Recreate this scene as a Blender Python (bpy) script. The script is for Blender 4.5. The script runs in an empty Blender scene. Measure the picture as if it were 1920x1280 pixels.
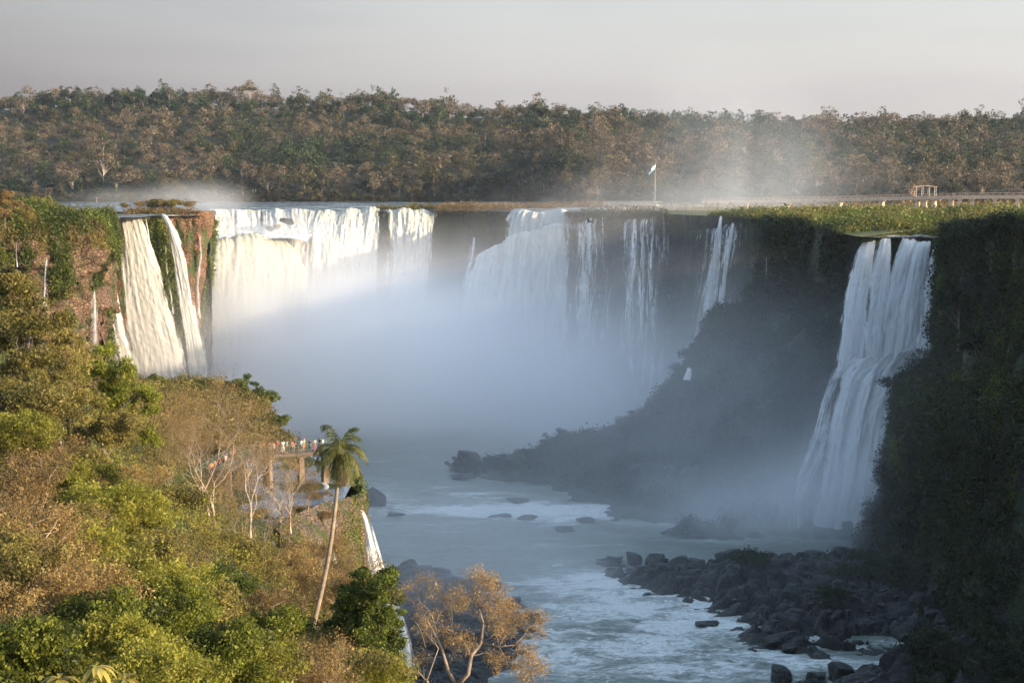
import bpy, math, random
import numpy as np
from mathutils import Vector, Matrix
R = math.radians
random.seed(7)
RNG = np.random.default_rng(11)
sc = bpy.context.scene
COL = sc.collection
F = 3045.0; PITCH = math.atan(282.0/F); CAM = np.array([0.0, 0.0, 8.0])
RIVER = -75.0
# ------------------------------------------------------------------ camera geometry of the place survey
def P(px, py, Y):
    a = (px-960)/F; b = -(py-640)/F
    d = np.array([a, math.cos(PITCH)+b*math.sin(PITCH), -math.sin(PITCH)+b*math.cos(PITCH)])
    return CAM + d*(Y/d[1])
def PZ(px, py, z):
    a = (px-960)/F; b = -(py-640)/F
    d = np.array([a, math.cos(PITCH)+b*math.sin(PITCH), -math.sin(PITCH)+b*math.cos(PITCH)])
    return CAM + d*((z-CAM[2])/d[2])
def XY(px, Y, z):
    q = P(px, 640, Y); return np.array([q[0], Y, z])
# ------------------------------------------------------------------ noise
def _hash(i, j, k, s):
    h = (i*374761393 + j*668265263 + k*2147483647 + s*974634777) & 0xffffffff
    h = ((h ^ (h >> 13))*1274126177) & 0xffffffff
    return ((h ^ (h >> 16)) & 0xffff)/65535.0
def vnoise(p, s=0):
    p = np.asarray(p, float); f = np.floor(p); t = p-f; t = t*t*(3-2*t); f = f.astype(np.int64)
    r = 0
    for a in (0, 1):
        wx = t[..., 0] if a else 1-t[..., 0]
        for b in (0, 1):
            wy = t[..., 1] if b else 1-t[..., 1]
            for c in (0, 1):
                wz = t[..., 2] if c else 1-t[..., 2]
                r = r + wx*wy*wz*_hash(f[..., 0]+a, f[..., 1]+b, f[..., 2]+c, s)
    return r*2-1
def fbm(p, octv=4, s=0, gain=.5):
    p = np.asarray(p, float); r = 0; a = 1.0; n = 0
    for o in range(octv):
        r = r+a*vnoise(p*2.0**o+o*17.3, s+o); n += a; a *= gain
    return r/n
# ------------------------------------------------------------------ object helpers
def tag(o, label=None, cat=None, group=None, kind=None):
    if label: o['label'] = label
    if cat: o['category'] = cat
    if group: o['group'] = group
    if kind: o['kind'] = kind
    return o
def link(name, me, mat=None, parent=None):
    o = bpy.data.objects.new(name, me); COL.objects.link(o)
    if mat: me.materials.append(mat)
    if parent: o.parent = parent
    return o
def empty(name, loc=(0, 0, 0), rz=0.0, scale=None):
    o = bpy.data.objects.new(name, None); COL.objects.link(o)
    o.location = tuple(float(v) for v in loc); o.rotation_euler = (0, 0, rz)
    if scale: o.scale = scale
    o.empty_display_size = .5
    return o
def mesh_np(name, V, Fc, smooth=False, attrs=None, uv=None):
    V = np.asarray(V, np.float32); Fc = np.asarray(Fc, np.int32)
    me = bpy.data.meshes.new(name); n, k = Fc.shape
    me.vertices.add(len(V)); me.vertices.foreach_set('co', V.ravel())
    me.loops.add(n*k); me.loops.foreach_set('vertex_index', Fc.ravel())
    me.polygons.add(n); me.polygons.foreach_set('loop_start', np.arange(0, n*k, k, dtype=np.int32))
    me.polygons.foreach_set('loop_total', np.full(n, k, np.int32))
    if smooth: me.polygons.foreach_set('use_smooth', np.ones(n, bool))
    for nm, (dom, arr) in (attrs or {}).items():
        at = me.attributes.new(nm, 'FLOAT', dom); at.data.foreach_set('value', np.asarray(arr, np.float32).ravel())
    me.update(calc_edges=True)
    return me
class MB:
    def __init__(s): s.v = []; s.f = []
    def quadbox(s, c):
        n = len(s.v); s.v += [tuple(q) for q in c]
        for f in ((0, 3, 2, 1), (4, 5, 6, 7), (0, 1, 5, 4), (1, 2, 6, 5), (2, 3, 7, 6), (3, 0, 4, 7)): s.f.append(tuple(n+i for i in f))
    def box(s, x0, x1, y0, y1, z0, z1):
        s.quadbox([(x0, y0, z0), (x1, y0, z0), (x1, y1, z0), (x0, y1, z0), (x0, y0, z1), (x1, y0, z1), (x1, y1, z1), (x0, y1, z1)])
    def tube(s, pts, rad, k=6, cap=True):
        pts = [np.array(p, float) for p in pts]
        if not hasattr(rad, '__len__'): rad = [rad]*len(pts)
        n0 = len(s.v); prev = None
        for i, p in enumerate(pts):
            t = pts[min(i+1, len(pts)-1)]-pts[max(i-1, 0)]; t = t/(np.linalg.norm(t)+1e-9)
            u = np.cross(t, (0, 0, 1)) if prev is None else prev-t*np.dot(prev, t)
            if np.linalg.norm(u) < 1e-3: u = np.cross(t, (1, 0, 0))
            u = u/np.linalg.norm(u); w = np.cross(t, u); prev = u
            for j in range(k):
                a = 2*math.pi*j/k; s.v.append(tuple(p+rad[i]*(math.cos(a)*u+math.sin(a)*w)))
        for i in range(len(pts)-1):
            for j in range(k):
                a = n0+i*k+j; b = n0+i*k+(j+1) % k; s.f.append((a, b, b+k, a+k))
        if cap:
            s.f.append(tuple(n0+j for j in reversed(range(k)))); s.f.append(tuple(n0+(len(pts)-1)*k+j for j in range(k)))
    def build(s, name, mat, parent=None, smooth=False):
        me = bpy.data.meshes.new(name); me.from_pydata(s.v, [], s.f)
        if smooth: me.polygons.foreach_set('use_smooth', np.ones(len(me.polygons), bool))
        me.update(); return link(name, me, mat, parent)
# ------------------------------------------------------------------ materials
def newmat(name):
    m = bpy.data.materials.new(name); m.use_nodes = True
    nt = m.node_tree; nt.nodes.clear(); out = nt.nodes.new('ShaderNodeOutputMaterial')
    return m, nt, out
def N(nt, t, **kw):
    n = nt.nodes.new(t)
    for k, v in kw.items():
        if k.startswith('i_'): n.inputs[k[2:].replace('_', ' ')].default_value = v
        else: setattr(n, k, v)
    return n
def math_(nt, op, a, b=None, clamp=False):
    n = nt.nodes.new('ShaderNodeMath'); n.operation = op; n.use_clamp = clamp
    for i, x in enumerate((a, b)):
        if x is None: continue
        if isinstance(x, (int, float)): n.inputs[i].default_value = x
        else: nt.links.new(x, n.inputs[i])
    return n.outputs[0]
def ramp(nt, fac, stops):
    n = nt.nodes.new('ShaderNodeValToRGB'); cr = n.color_ramp
    while len(cr.elements) < len(stops): cr.elements.new(.5)
    for e, (p, c) in zip(cr.elements, stops):
        e.position = p; e.color = (c if hasattr(c, '__len__') else (c, c, c))[:3] + (1,) if hasattr(c, '__len__') else (c, c, c, 1)
    nt.links.new(fac, n.inputs[0]); return n.outputs[0]
def noise(nt, vec, scale, detail=4, rough=.55, dist=0):
    n = N(nt, 'ShaderNodeTexNoise'); n.inputs['Scale'].default_value = scale; n.inputs['Detail'].default_value = detail
    n.inputs['Roughness'].default_value = rough; n.inputs['Distortion'].default_value = dist
    if vec is not None: nt.links.new(vec, n.inputs['Vector'])
    return n.outputs['Fac']
def mapping(nt, vec, scale=(1, 1, 1), rot=(0, 0, 0), loc=(0, 0, 0)):
    n = N(nt, 'ShaderNodeMapping'); n.inputs['Scale'].default_value = scale; n.inputs['Rotation'].default_value = rot
    n.inputs['Location'].default_value = loc; nt.links.new(vec, n.inputs['Vector']); return n.outputs[0]
def mixc(nt, fac, a, b):
    n = N(nt, 'ShaderNodeMix', data_type='RGBA')
    for idx, x in ((0, fac), (6, a), (7, b)):
        if isinstance(x, (int, float)): n.inputs[idx].default_value = x
        elif isinstance(x, tuple): n.inputs[idx].default_value = x[:3]+(1,)
        else: nt.links.new(x, n.inputs[idx])
    return n.outputs[2]
def geo_pos(nt): return N(nt, 'ShaderNodeNewGeometry').outputs['Position']
def leaf_mat(name, cols, transl=.35, rough=.55, rnd=.35):
    """cols: leaf colours from the dullest to the brightest, picked per leaf clump and per plant"""
    m, nt, out = newmat(name)
    at = N(nt, 'ShaderNodeAttribute', attribute_name='tint')
    oi = N(nt, 'ShaderNodeObjectInfo')
    f = math_(nt, 'ADD', at.outputs['Fac'], math_(nt, 'MULTIPLY', math_(nt, 'SUBTRACT', oi.outputs['Random'], .5), rnd), True)
    c = ramp(nt, f, [(i/(len(cols)-1), c) for i, c in enumerate(cols)])
    b = N(nt, 'ShaderNodeBsdfPrincipled'); b.inputs['Roughness'].default_value = rough
    b.inputs['Specular IOR Level'].default_value = .25
    nt.links.new(c, b.inputs['Base Color'])
    t = N(nt, 'ShaderNodeBsdfTranslucent'); nt.links.new(c, t.inputs['Color'])
    mx = N(nt, 'ShaderNodeMixShader'); mx.inputs[0].default_value = transl
    nt.links.new(b.outputs[0], mx.inputs[1]); nt.links.new(t.outputs[0], mx.inputs[2]); nt.links.new(mx.outputs[0], out.inputs[0])
    return m
def plain(name, col, rough=.7, var=.25, scale=3.0, bump=0.0, metal=0.0):
    m, nt, out = newmat(name)
    p = geo_pos(nt); n = noise(nt, p, scale, 5, .6)
    dk = tuple(c*(1-var) for c in col); lt = tuple(min(1, c*(1+var)) for c in col)
    c = ramp(nt, n, [(.3, dk), (.7, lt)])
    b = N(nt, 'ShaderNodeBsdfPrincipled'); b.inputs['Roughness'].default_value = rough; b.inputs['Metallic'].default_value = metal
    nt.links.new(c, b.inputs['Base Color'])
    if bump:
        bp = N(nt, 'ShaderNodeBump'); bp.inputs['Strength'].default_value = bump; nt.links.new(n, bp.inputs['Height']); nt.links.new(bp.outputs[0], b.inputs['Normal'])
    nt.links.new(b.outputs[0], out.inputs[0]); return m
def rock_mat(name, darkc, midc, lightc, moss, moss_amt=.5, scale=.12, wet=.6):
    m, nt, out = newmat(name); p = geo_pos(nt)
    st = mapping(nt, p, (1, 1, 1.8))
    n1 = noise(nt, st, scale, 8, .65, .4); n2 = noise(nt, p, scale*6, 6, .7)
    vor = N(nt, 'ShaderNodeTexVoronoi', feature='DISTANCE_TO_EDGE'); vor.inputs['Scale'].default_value = scale*5; nt.links.new(mapping(nt, p, (1, 1, 1.5)), vor.inputs['Vector'])
    crack = math_(nt, 'MULTIPLY', vor.outputs['Distance'], 6, True)
    f = math_(nt, 'ADD', math_(nt, 'MULTIPLY', n1, .6), math_(nt, 'MULTIPLY', n2, .4))
    c = ramp(nt, f, [(.32, darkc), (.5, midc), (.68, lightc)])
    c = mixc(nt, math_(nt, 'SUBTRACT', 1, crack), c, tuple(x*.45 for x in darkc))
    mn = noise(nt, mapping(nt, p, (1, 1, .35)), scale*.8, 7, .7, .6)
    mf = ramp(nt, mn, [(.62-moss_amt*.35, 0.0), (.70-moss_amt*.35, 1.0)])
    mc = ramp(nt, n2, [(.3, tuple(x*.5 for x in moss)), (.7, moss)])
    c = mixc(nt, mf, c, mc)
    b = N(nt, 'ShaderNodeBsdfPrincipled'); b.inputs['Roughness'].default_value = wet
    b.inputs['Specular IOR Level'].default_value = .3
    nt.links.new(c, b.inputs['Base Color'])
    bp = N(nt, 'ShaderNodeBump'); bp.inputs['Strength'].default_value = .9; bp.inputs['Distance'].default_value = 1.2
    nt.links.new(math_(nt, 'ADD', f, math_(nt, 'MULTIPLY', crack, .12)), bp.inputs['Height']); nt.links.new(bp.outputs[0], b.inputs['Normal'])
    nt.links.new(b.outputs[0], out.inputs[0]); return m
def fall_mat(name, body=1.0, green=.0, gap=.5, streak=.55, tintc=(.76, .755, .735)):
    """falling water: white, streaked along the drop, torn open where the sheet is thin"""
    m, nt, out = newmat(name)
    uv = N(nt, 'ShaderNodeAttribute', attribute_name='flow', attribute_type='GEOMETRY').outputs['Vector']
    ed = N(nt, 'ShaderNodeAttribute', attribute_name='edge').outputs['Fac']
    dn = N(nt, 'ShaderNodeAttribute', attribute_name='drop').outputs['Fac']
    s1 = noise(nt, mapping(nt, uv, (streak, .05, 1)), 1.0, 8, .72, .5)
    s2 = noise(nt, mapping(nt, uv, (streak*3.5, .12, 1)), 1.0, 7, .7, .5)
    s3 = noise(nt, mapping(nt, uv, (.9, .4, 1)), 1.0, 8, .75, .4)
    s = math_(nt, 'ADD', math_(nt, 'MULTIPLY', s1, .5), math_(nt, 'ADD', math_(nt, 'MULTIPLY', s2, .3), math_(nt, 'MULTIPLY', s3, .2)))
    c = ramp(nt, s, [(.36, tuple(x*.55 for x in tintc)), (.46, tuple(x*.85 for x in tintc)), (.54, tintc), (.64, tuple(min(.92, x*1.14) for x in tintc))])
    if green:
        gf = math_(nt, 'MULTIPLY', math_(nt, 'SUBTRACT', 1, math_(nt, 'MULTIPLY', dn, 5.0), True), green)
        c = mixc(nt, gf, c, (.42, .44, .26))
    d = N(nt, 'ShaderNodeBsdfPrincipled'); d.inputs['Roughness'].default_value = .55; nt.links.new(c, d.inputs['Base Color'])
    d.inputs['Specular IOR Level'].default_value = .2
    tl = N(nt, 'ShaderNodeBsdfTranslucent'); nt.links.new(c, tl.inputs['Color'])
    mx = N(nt, 'ShaderNodeMixShader'); mx.inputs[0].default_value = .25
    nt.links.new(d.outputs[0], mx.inputs[1]); nt.links.new(tl.outputs[0], mx.inputs[2])
    bp = N(nt, 'ShaderNodeBump'); bp.inputs['Strength'].default_value = .55; bp.inputs['Distance'].default_value = .6
    nt.links.new(s, bp.inputs['Height']); nt.links.new(bp.outputs[0], d.inputs['Normal'])
    # cover: solid in the middle, torn towards the edges
    cov = math_(nt, 'ADD', math_(nt, 'MULTIPLY', ed, 1.5*body), math_(nt, 'MULTIPLY', math_(nt, 'SUBTRACT', s, .5), 6.0))
    cov = math_(nt, 'SUBTRACT', cov, gap-.15, True)
    cov = math_(nt, 'MULTIPLY', cov, 1.5, True)
    tr = N(nt, 'ShaderNodeBsdfTransparent'); m2 = N(nt, 'ShaderNodeMixShader')
    nt.links.new(cov, m2.inputs[0]); nt.links.new(tr.outputs[0], m2.inputs[1]); nt.links.new(mx.outputs[0], m2.inputs[2])
    nt.links.new(m2.outputs[0], out.inputs[0]); return m

M = {}
M['bark'] = plain('bark', (.20, .15, .11), .85, .35, 2.0, .5)
M['bark_pale'] = plain('bark_pale', (.33, .26, .20), .85, .3, 2.0, .5)
M['bark_dark'] = plain('bark_dark', (.09, .07, .055), .85, .35, 2.0, .5)
M['palm_bark'] = plain('palm_bark', (.20, .15, .10), .85, .45, 2.6, .6)
M['far_green'] = leaf_mat('far_green', [(.003, .006, .003), (.010, .018, .006), (.022, .036, .010), (.045, .060, .018)], .15, rnd=.6)
M['far_olive'] = leaf_mat('far_olive', [(.007, .009, .004), (.024, .024, .009), (.050, .045, .017), (.085, .070, .028)], .15, rnd=.6)
M['far_brown'] = leaf_mat('far_brown', [(.02, .018, .010), (.055, .044, .025), (.10, .076, .043), (.145, .108, .063)], .15, rnd=.6)
M['fresh'] = leaf_mat('fresh', [(.034, .042, .008), (.11, .125, .016), (.20, .21, .028), (.30, .31, .045)], .5)
M['yellow'] = leaf_mat('yellow', [(.05, .052, .009), (.15, .145, .020), (.25, .235, .034), (.37, .34, .055)], .5)
M['olive'] = leaf_mat('olive', [(.04, .036, .010), (.115, .095, .023), (.20, .165, .04), (.30, .24, .065)], .35)
M['tan'] = leaf_mat('tan', [(.06, .04, .015), (.155, .10, .037), (.26, .17, .06), (.37, .255, .09)], .4)
M['rust'] = leaf_mat('rust', [(.15, .085, .033), (.26, .16, .06), (.36, .235, .09), (.46, .33, .14)], .45)
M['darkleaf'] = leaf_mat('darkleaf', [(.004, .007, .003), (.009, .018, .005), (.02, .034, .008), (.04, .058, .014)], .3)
M['moss'] = leaf_mat('moss', [(.018, .026, .007), (.06, .078, .014), (.12, .145, .024), (.2, .22, .045)], .3)
M['palmleaf'] = leaf_mat('palmleaf', [(.035, .04, .012), (.09, .10, .024), (.17, .16, .045), (.27, .24, .08)], .45)
M['deadfrond'] = leaf_mat('deadfrond', [(.10, .07, .035), (.2, .14, .07), (.3, .22, .12)], .3)
M['rock_red'] = rock_mat('rock_red', (.07, .035, .022), (.20, .095, .05), (.34, .17, .095), (.06, .085, .02), .35, .16)
M['rock_left'] = rock_mat('rock_left', (.05, .03, .02), (.15, .085, .05), (.28, .17, .10), (.07, .075, .02), .35, .16)
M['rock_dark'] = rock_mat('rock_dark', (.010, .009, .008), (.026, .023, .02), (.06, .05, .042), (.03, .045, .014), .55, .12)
M['rock_wet'] = rock_mat('rock_wet', (.009, .009, .009), (.022, .023, .021), (.058, .054, .046), (.03, .04, .015), .15, .25, .4)
M['rock_tan'] = rock_mat('rock_tan', (.07, .045, .028), (.19, .125, .075), (.33, .23, .15), (.08, .10, .02), .35, .35)
M['soil'] = rock_mat('soil', (.03, .028, .012), (.06, .055, .02), (.10, .085, .035), (.04, .055, .012), .7, .2, .9)
SUNLIT_DIM = (.60, .585, .54)  # darker water tint for sunlit falls, so direct sun does not burn them out
M['fall'] = fall_mat('fall', 1.2, .0, .35, tintc=SUNLIT_DIM)
M['fall_back_shade'] = fall_mat('fall_back_shade', 1.2, .2, .42, .55)  # paler copy of the back-fall water for the slanted fall in shade
M['fall_green'] = fall_mat('fall_green', 1.6, .6, .15, .45, (.50, .48, .42))  # sunlit ledge water: tint darkened against the sun, green only near the lip
M['fall_back'] = fall_mat('fall_back', 1.0, .4, .55, .55, SUNLIT_DIM)
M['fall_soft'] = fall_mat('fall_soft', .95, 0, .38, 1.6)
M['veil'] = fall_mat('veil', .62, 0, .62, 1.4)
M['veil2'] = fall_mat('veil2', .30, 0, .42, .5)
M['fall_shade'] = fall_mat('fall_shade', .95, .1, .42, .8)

# ------------------------------------------------------------------ lofted surfaces
def catmull(A, n):
    """A (k,...) control rows -> n rows, uniform Catmull-Rom"""
    A = np.asarray(A, float); k = len(A)
    t = np.linspace(0, k-1, n); i = np.minimum(t.astype(int), k-2); u = (t-i).reshape((-1,)+(1,)*(A.ndim-1))
    p0 = A[np.maximum(i-1, 0)]; p1 = A[i]; p2 = A[i+1]; p3 = A[np.minimum(i+2, k-1)]
    return .5*((2*p1)+(-p0+p2)*u+(2*p0-5*p1+4*p2-p3)*u*u+(-p0+3*p1-3*p2+p3)*u**3)
def grid_faces(nu, nv):
    i, j = np.meshgrid(np.arange(nu-1), np.arange(nv-1), indexing='ij'); a = (i*nv+j).ravel()
    return np.stack([a, a+nv, a+nv+1, a+1], 1)
def grid_normals(G):
    du = np.gradient(G, axis=0); dv = np.gradient(G, axis=1); n = np.cross(du, dv); return n/(np.linalg.norm(n, axis=-1, keepdims=True)+1e-9)
def loft(cols, nu, nv, amp=1.5, scale=.06, vs=.45, seed=0, flip=1, strata=.6, detail=5):
    G = np.array([catmull(c, nv) for c in cols]); G = catmull(G, nu)
    n = grid_normals(G)*flip
    q = G*np.array([1, 1, vs])
    d = fbm(q*scale, detail, seed)*amp + fbm(G*np.array([.35, .35, 1.6])*scale*3, 3, seed+5)*amp*.35*strata
    d += np.abs(fbm(q*scale*3.1, 3, seed+9))*amp*.45
    return G+n*d[..., None]
def loft_obj(name, G, mat, smooth=True):
    nu, nv = G.shape[:2]
    return link(name, mesh_np(name, G.reshape(-1, 3), grid_faces(nu, nv), smooth), mat)
# ------------------------------------------------------------------ foliage
def leaf_quads(C, size, rng, out=None, tint=None, aspect=.5, droop=0.0, jit=.35):
    n = len(C); a = rng.normal(size=(n, 3)); a[:, 2] = a[:, 2]*(1-.4*abs(droop))-droop
    a /= np.linalg.norm(a, axis=1, keepdims=True)
    b = np.cross(a, rng.normal(size=(n, 3))); b /= np.linalg.norm(b, axis=1, keepdims=True)
    L = size*np.exp(rng.normal(size=n)*jit) if not hasattr(size, '__len__') else size
    a = a*L[:, None]*.5; b = b*L[:, None]*.5*aspect
    V = np.stack([C-a, C+b-a*.1, C+a, C-b-a*.1], 1).reshape(-1, 3)
    Fc = np.arange(4*n).reshape(-1, 4)
    return V, Fc, (tint if tint is not None else rng.random(n))
def crown_points(lobes, n, rng, nclump=80, cr=.22, shell=.75, flat=1.0):
    """lobes [(cx,cy,cz,rx,ry,rz)]; clumps sit near each lobe's shell, leaves scatter round clump centres"""
    lobes = np.array(lobes, float); w = (lobes[:, 3]*lobes[:, 4]*lobes[:, 5])**.67; w /= w.sum()
    li = rng.choice(len(lobes), nclump, p=w); d = rng.normal(size=(nclump, 3)); d /= np.linalg.norm(d, axis=1, keepdims=True)
    d[:, 2] = np.where(d[:, 2] < -.35, -d[:, 2]*.6, d[:, 2])
    r = shell+(1-shell)*rng.random(nclump)*1.3; L = lobes[li]
    C = L[:, :3]+d*L[:, 3:6]*r[:, None]
    size = cr*L[:, 3:6].mean(1)*np.exp(rng.normal(size=nclump)*.3)
    ct = np.clip(.5+.2*rng.normal(size=nclump), 0, 1)
    ci = rng.choice(nclump, n, p=(size**2)/(size**2).sum())
    off = rng.normal(size=(n, 3)); off *= (rng.random(n)**.5/np.linalg.norm(off, axis=1))[:, None]*1.25
    off[:, 2] *= .65*flat
    pts = C[ci]+off*size[ci][:, None]
    tint = np.clip(ct[ci]+.14*rng.normal(size=n), 0, 1)
    return pts, tint, C
def limbs_to(mb, base, top, targets, r0, rng, k=5, bend=.15):
    """trunk from base to top, limbs from the trunk's upper half to the clumps"""
    base = np.array(base, float); top = np.array(top, float); H = np.linalg.norm(top-base)
    s = np.linspace(0, 1, 7); wob = rng.normal(size=(7, 3))*H*.018; wob[0] = 0
    tr = base+(top-base)*s[:, None]+wob
    mb.tube(tr, r0*(1-.65*s), k+1)
    for t in targets:
        f = rng.uniform(.35, .95); st = base+(top-base)*f
        mid = st+(t-st)*.5+np.array([0, 0, 1])*np.linalg.norm(t-st)*bend*rng.uniform(-.3, 1)+rng.normal(size=3)*np.linalg.norm(t-st)*.06
        rr = r0*(1-.6*f)*.45; mb.tube([st, st+(mid-st)*.5+rng.normal(size=3)*.02*H, mid, (mid+t)/2+rng.normal(size=3)*.02*H, t], [rr, rr*.8, rr*.6, rr*.4, rr*.2], 4, False)
def twigs(mb, p, d, L, r, depth, rng, tips, spread=.6, up=.12, k=4, kids=(2, 3)):
    p = np.array(p, float); d = np.array(d, float)/np.linalg.norm(d); pts = [p]; rad = [r]
    ns = 3
    for i in range(ns):
        d = d+rng.normal(size=3)*.16+np.array([0, 0, up*.5]); d /= np.linalg.norm(d)
        pts.append(pts[-1]+d*L/ns); rad.append(r*(1-.35*(i+1)/ns))
        if depth > 1 and i < ns-1 and rng.random() < .55:
            a = rng.normal(size=3); a -= d*np.dot(a, d); a /= np.linalg.norm(a)
            dd = d*math.cos(spread*1.3)+a*math.sin(spread*1.3)
            twigs(mb, pts[-1], dd, L*.6, rad[-1]*.5, depth-2, rng, tips, spread, up, max(3, k-1), kids)
    mb.tube(pts, rad, k, False)
    if depth <= 0: tips.append(pts[-1]); tips.append(pts[-2]); return
    for _ in range(rng.integers(kids[0], kids[1]+1)):
        a = rng.normal(size=3); a -= d*np.dot(a, d); a /= np.linalg.norm(a); an = spread*rng.uniform(.55, 1.2)
        twigs(mb, pts[-1], d*math.cos(an)+a*math.sin(an)+np.array([0, 0, up]), L*rng.uniform(.62, .85), rad[-1]*.68, depth-1, rng, tips, spread, up, max(3, k-1), kids)
def mesh_mb(mb, name):
    me = bpy.data.meshes.new(name); me.from_pydata(mb.v, [], mb.f); me.polygons.foreach_set('use_smooth', np.ones(len(me.polygons), bool)); me.update(); return me
class Proto: pass
def proto_tree(mat, bark, lobes, n, leaf, seed, nclump=80, cr=.22, trunk_r=.3, base=(0, 0, 0), top=None, aspect=.5, droop=0., shell=.75, nl=14, flat=1.0):
    rng = np.random.default_rng(seed); p = Proto()
    pts, tint, C = crown_points(lobes, n, rng, nclump, cr, shell, flat)
    V, Fc, t = leaf_quads(pts, leaf, rng, tint=tint, aspect=aspect, droop=droop)
    p.crown = mesh_np('crown', V, Fc, attrs={'tint': ('FACE', t)}); p.crown.materials.append(mat)
    mb = MB(); top = top if top is not None else np.array(lobes, float)[:, :3].mean(0)
    limbs_to(mb, base, top, C[rng.choice(len(C), min(nl, len(C)), replace=False)], trunk_r, rng)
    p.trunk = mesh_mb(mb, 'trunk'); p.trunk.materials.append(bark); return p
def proto_bare(mat, bark, H, depth, seed, leaf=0, nper=6, trunk_r=.25, spread=.6, stems=1, lean=(0, 0), up=.12, trunkf=.35, cluster=.5):
    rng = np.random.default_rng(seed); p = Proto(); mb = MB(); tips = []
    for s in range(stems):
        d = np.array([lean[0]+rng.normal()*.12*(stems > 1), lean[1]+rng.normal()*.12*(stems > 1), 1.0])
        twigs(mb, (rng.normal()*.15*(s > 0), rng.normal()*.15*(s > 0), 0), d, H*trunkf, trunk_r, depth, rng, tips, spread, up, 6)
    p.trunk = mesh_mb(mb, 'trunk'); p.trunk.materials.append(bark); p.crown = None
    if leaf:
        T = np.array(tips); C = np.repeat(T, nper, 0)+rng.normal(size=(len(T)*nper, 3))*cluster
        tt = np.repeat(np.clip(.5+.22*rng.normal(size=len(T)), 0, 1), nper)
        V, Fc, t = leaf_quads(C, leaf, rng, tint=np.clip(tt+.12*rng.normal(size=len(tt)), 0, 1))
        p.crown = mesh_np('crown', V, Fc, attrs={'tint': ('FACE', t)}); p.crown.materials.append(mat)
    return p
def plant(name, p, loc, s, rz, label, cat, group=None, sz=None, crown='crown', trunk='trunk', tilt=0):
    r = empty(name, loc, rz, (s, s, sz or s)); tag(r, label, cat, group)
    if tilt: r.rotation_euler = (0, tilt, rz)
    for nm, me in ((trunk, p.trunk), (crown, p.crown)):
        if me is not None:
            o = bpy.data.objects.new(nm, me); COL.objects.link(o); o.parent = r
    return r
def scatter_on(G, n, rng, mask=None, push=.3):
    """n random points on a lofted grid, by area, only where the mask holds"""
    nr = grid_normals(G); C = (G[:-1, :-1]+G[1:, 1:])*.5; sh = C.shape[:2]
    area = np.linalg.norm(np.cross(G[1:, :-1]-G[:-1, :-1], G[:-1, 1:]-G[:-1, :-1]), axis=-1).ravel()
    m = mask(C.reshape(-1, 3)) if mask is not None else np.ones(area.shape, bool)
    w = area*m; w = w/w.sum(); k = rng.choice(len(w), n, p=w); i, j = np.unravel_index(k, sh)
    fu = rng.random(n)[:, None]; fv = rng.random(n)[:, None]
    p = (G[i, j]*(1-fu)+G[i+1, j]*fu)*(1-fv)+(G[i, j+1]*(1-fu)+G[i+1, j+1]*fu)*fv
    nn = nr[i, j]
    if mask is not None: keep = mask(p); p, nn = p[keep], nn[keep]
    return p, nn
def cover(name, G, n, leaf, mat, seed, mask=None, h=1.2, flip=1, label=None, cat=None, lump=.25, droop=.3, clump=14, kind='stuff'):
    """a coat of leaf clumps over a lofted surface: hanging moss, ferns and shrubs"""
    rng = np.random.default_rng(seed); p, nn = scatter_on(G, n//clump, rng, mask)
    nn = nn*flip if flip < 0 else nn*np.sign(nn[:, 2:3]+1e-6)
    hh = h*np.clip(.5+1.1*fbm(p*lump, 3, seed), .05, 2)
    C = np.repeat(p+nn*(hh*rng.random(len(p)))[:, None], clump, 0)+rng.normal(size=(len(p)*clump, 3))*leaf*1.3
    tt = np.repeat(np.clip(.48+.5*fbm(p*lump*.8+40, 3, seed+3)+.12*rng.normal(size=len(p)), 0, 1), clump)
    V, Fc, t = leaf_quads(C, leaf, rng, tint=np.clip(tt+.1*rng.normal(size=len(tt)), 0, 1), droop=droop)
    o = link(name, mesh_np(name, V, Fc, attrs={'tint': ('FACE', t)}), mat); tag(o, label, cat, kind=kind); return o

FE = np.array([(440, 1600, 1780), (690, 1570, 1775), (705, 1540, 1720), (760, 1520, 1700), (850, 1490, 1680), (950, 1462, 1668), (1040, 1450, 1650)], float)
def proj(p):
    q = p-CAM; c, s = math.cos(PITCH), math.sin(PITCH); fw = q[:, 1]*c-q[:, 2]*s; up = q[:, 1]*s+q[:, 2]*c
    return 960+q[:, 0]/fw*F, 640-up/fw*F
def off_falls(p):
    px, py = proj(p); return ~((py > 440) & (py < 1040) & (px > np.interp(py, FE[:, 0], FE[:, 1])) & (px < np.interp(py, FE[:, 0], FE[:, 2])) & (p[:, 1] > 378))
def off_left(p):
    px, py = proj(p); return ~((px > 160) & (px < 200) & (py > 538)) & ~((px > 78) & (px < 94) & (py > 476) & (py < 580)) & ~((px > 202) & (px < 300) & (py > 500)) & ~((px > 26) & (px < 40) & (py > 452) & (py < 505))
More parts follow.
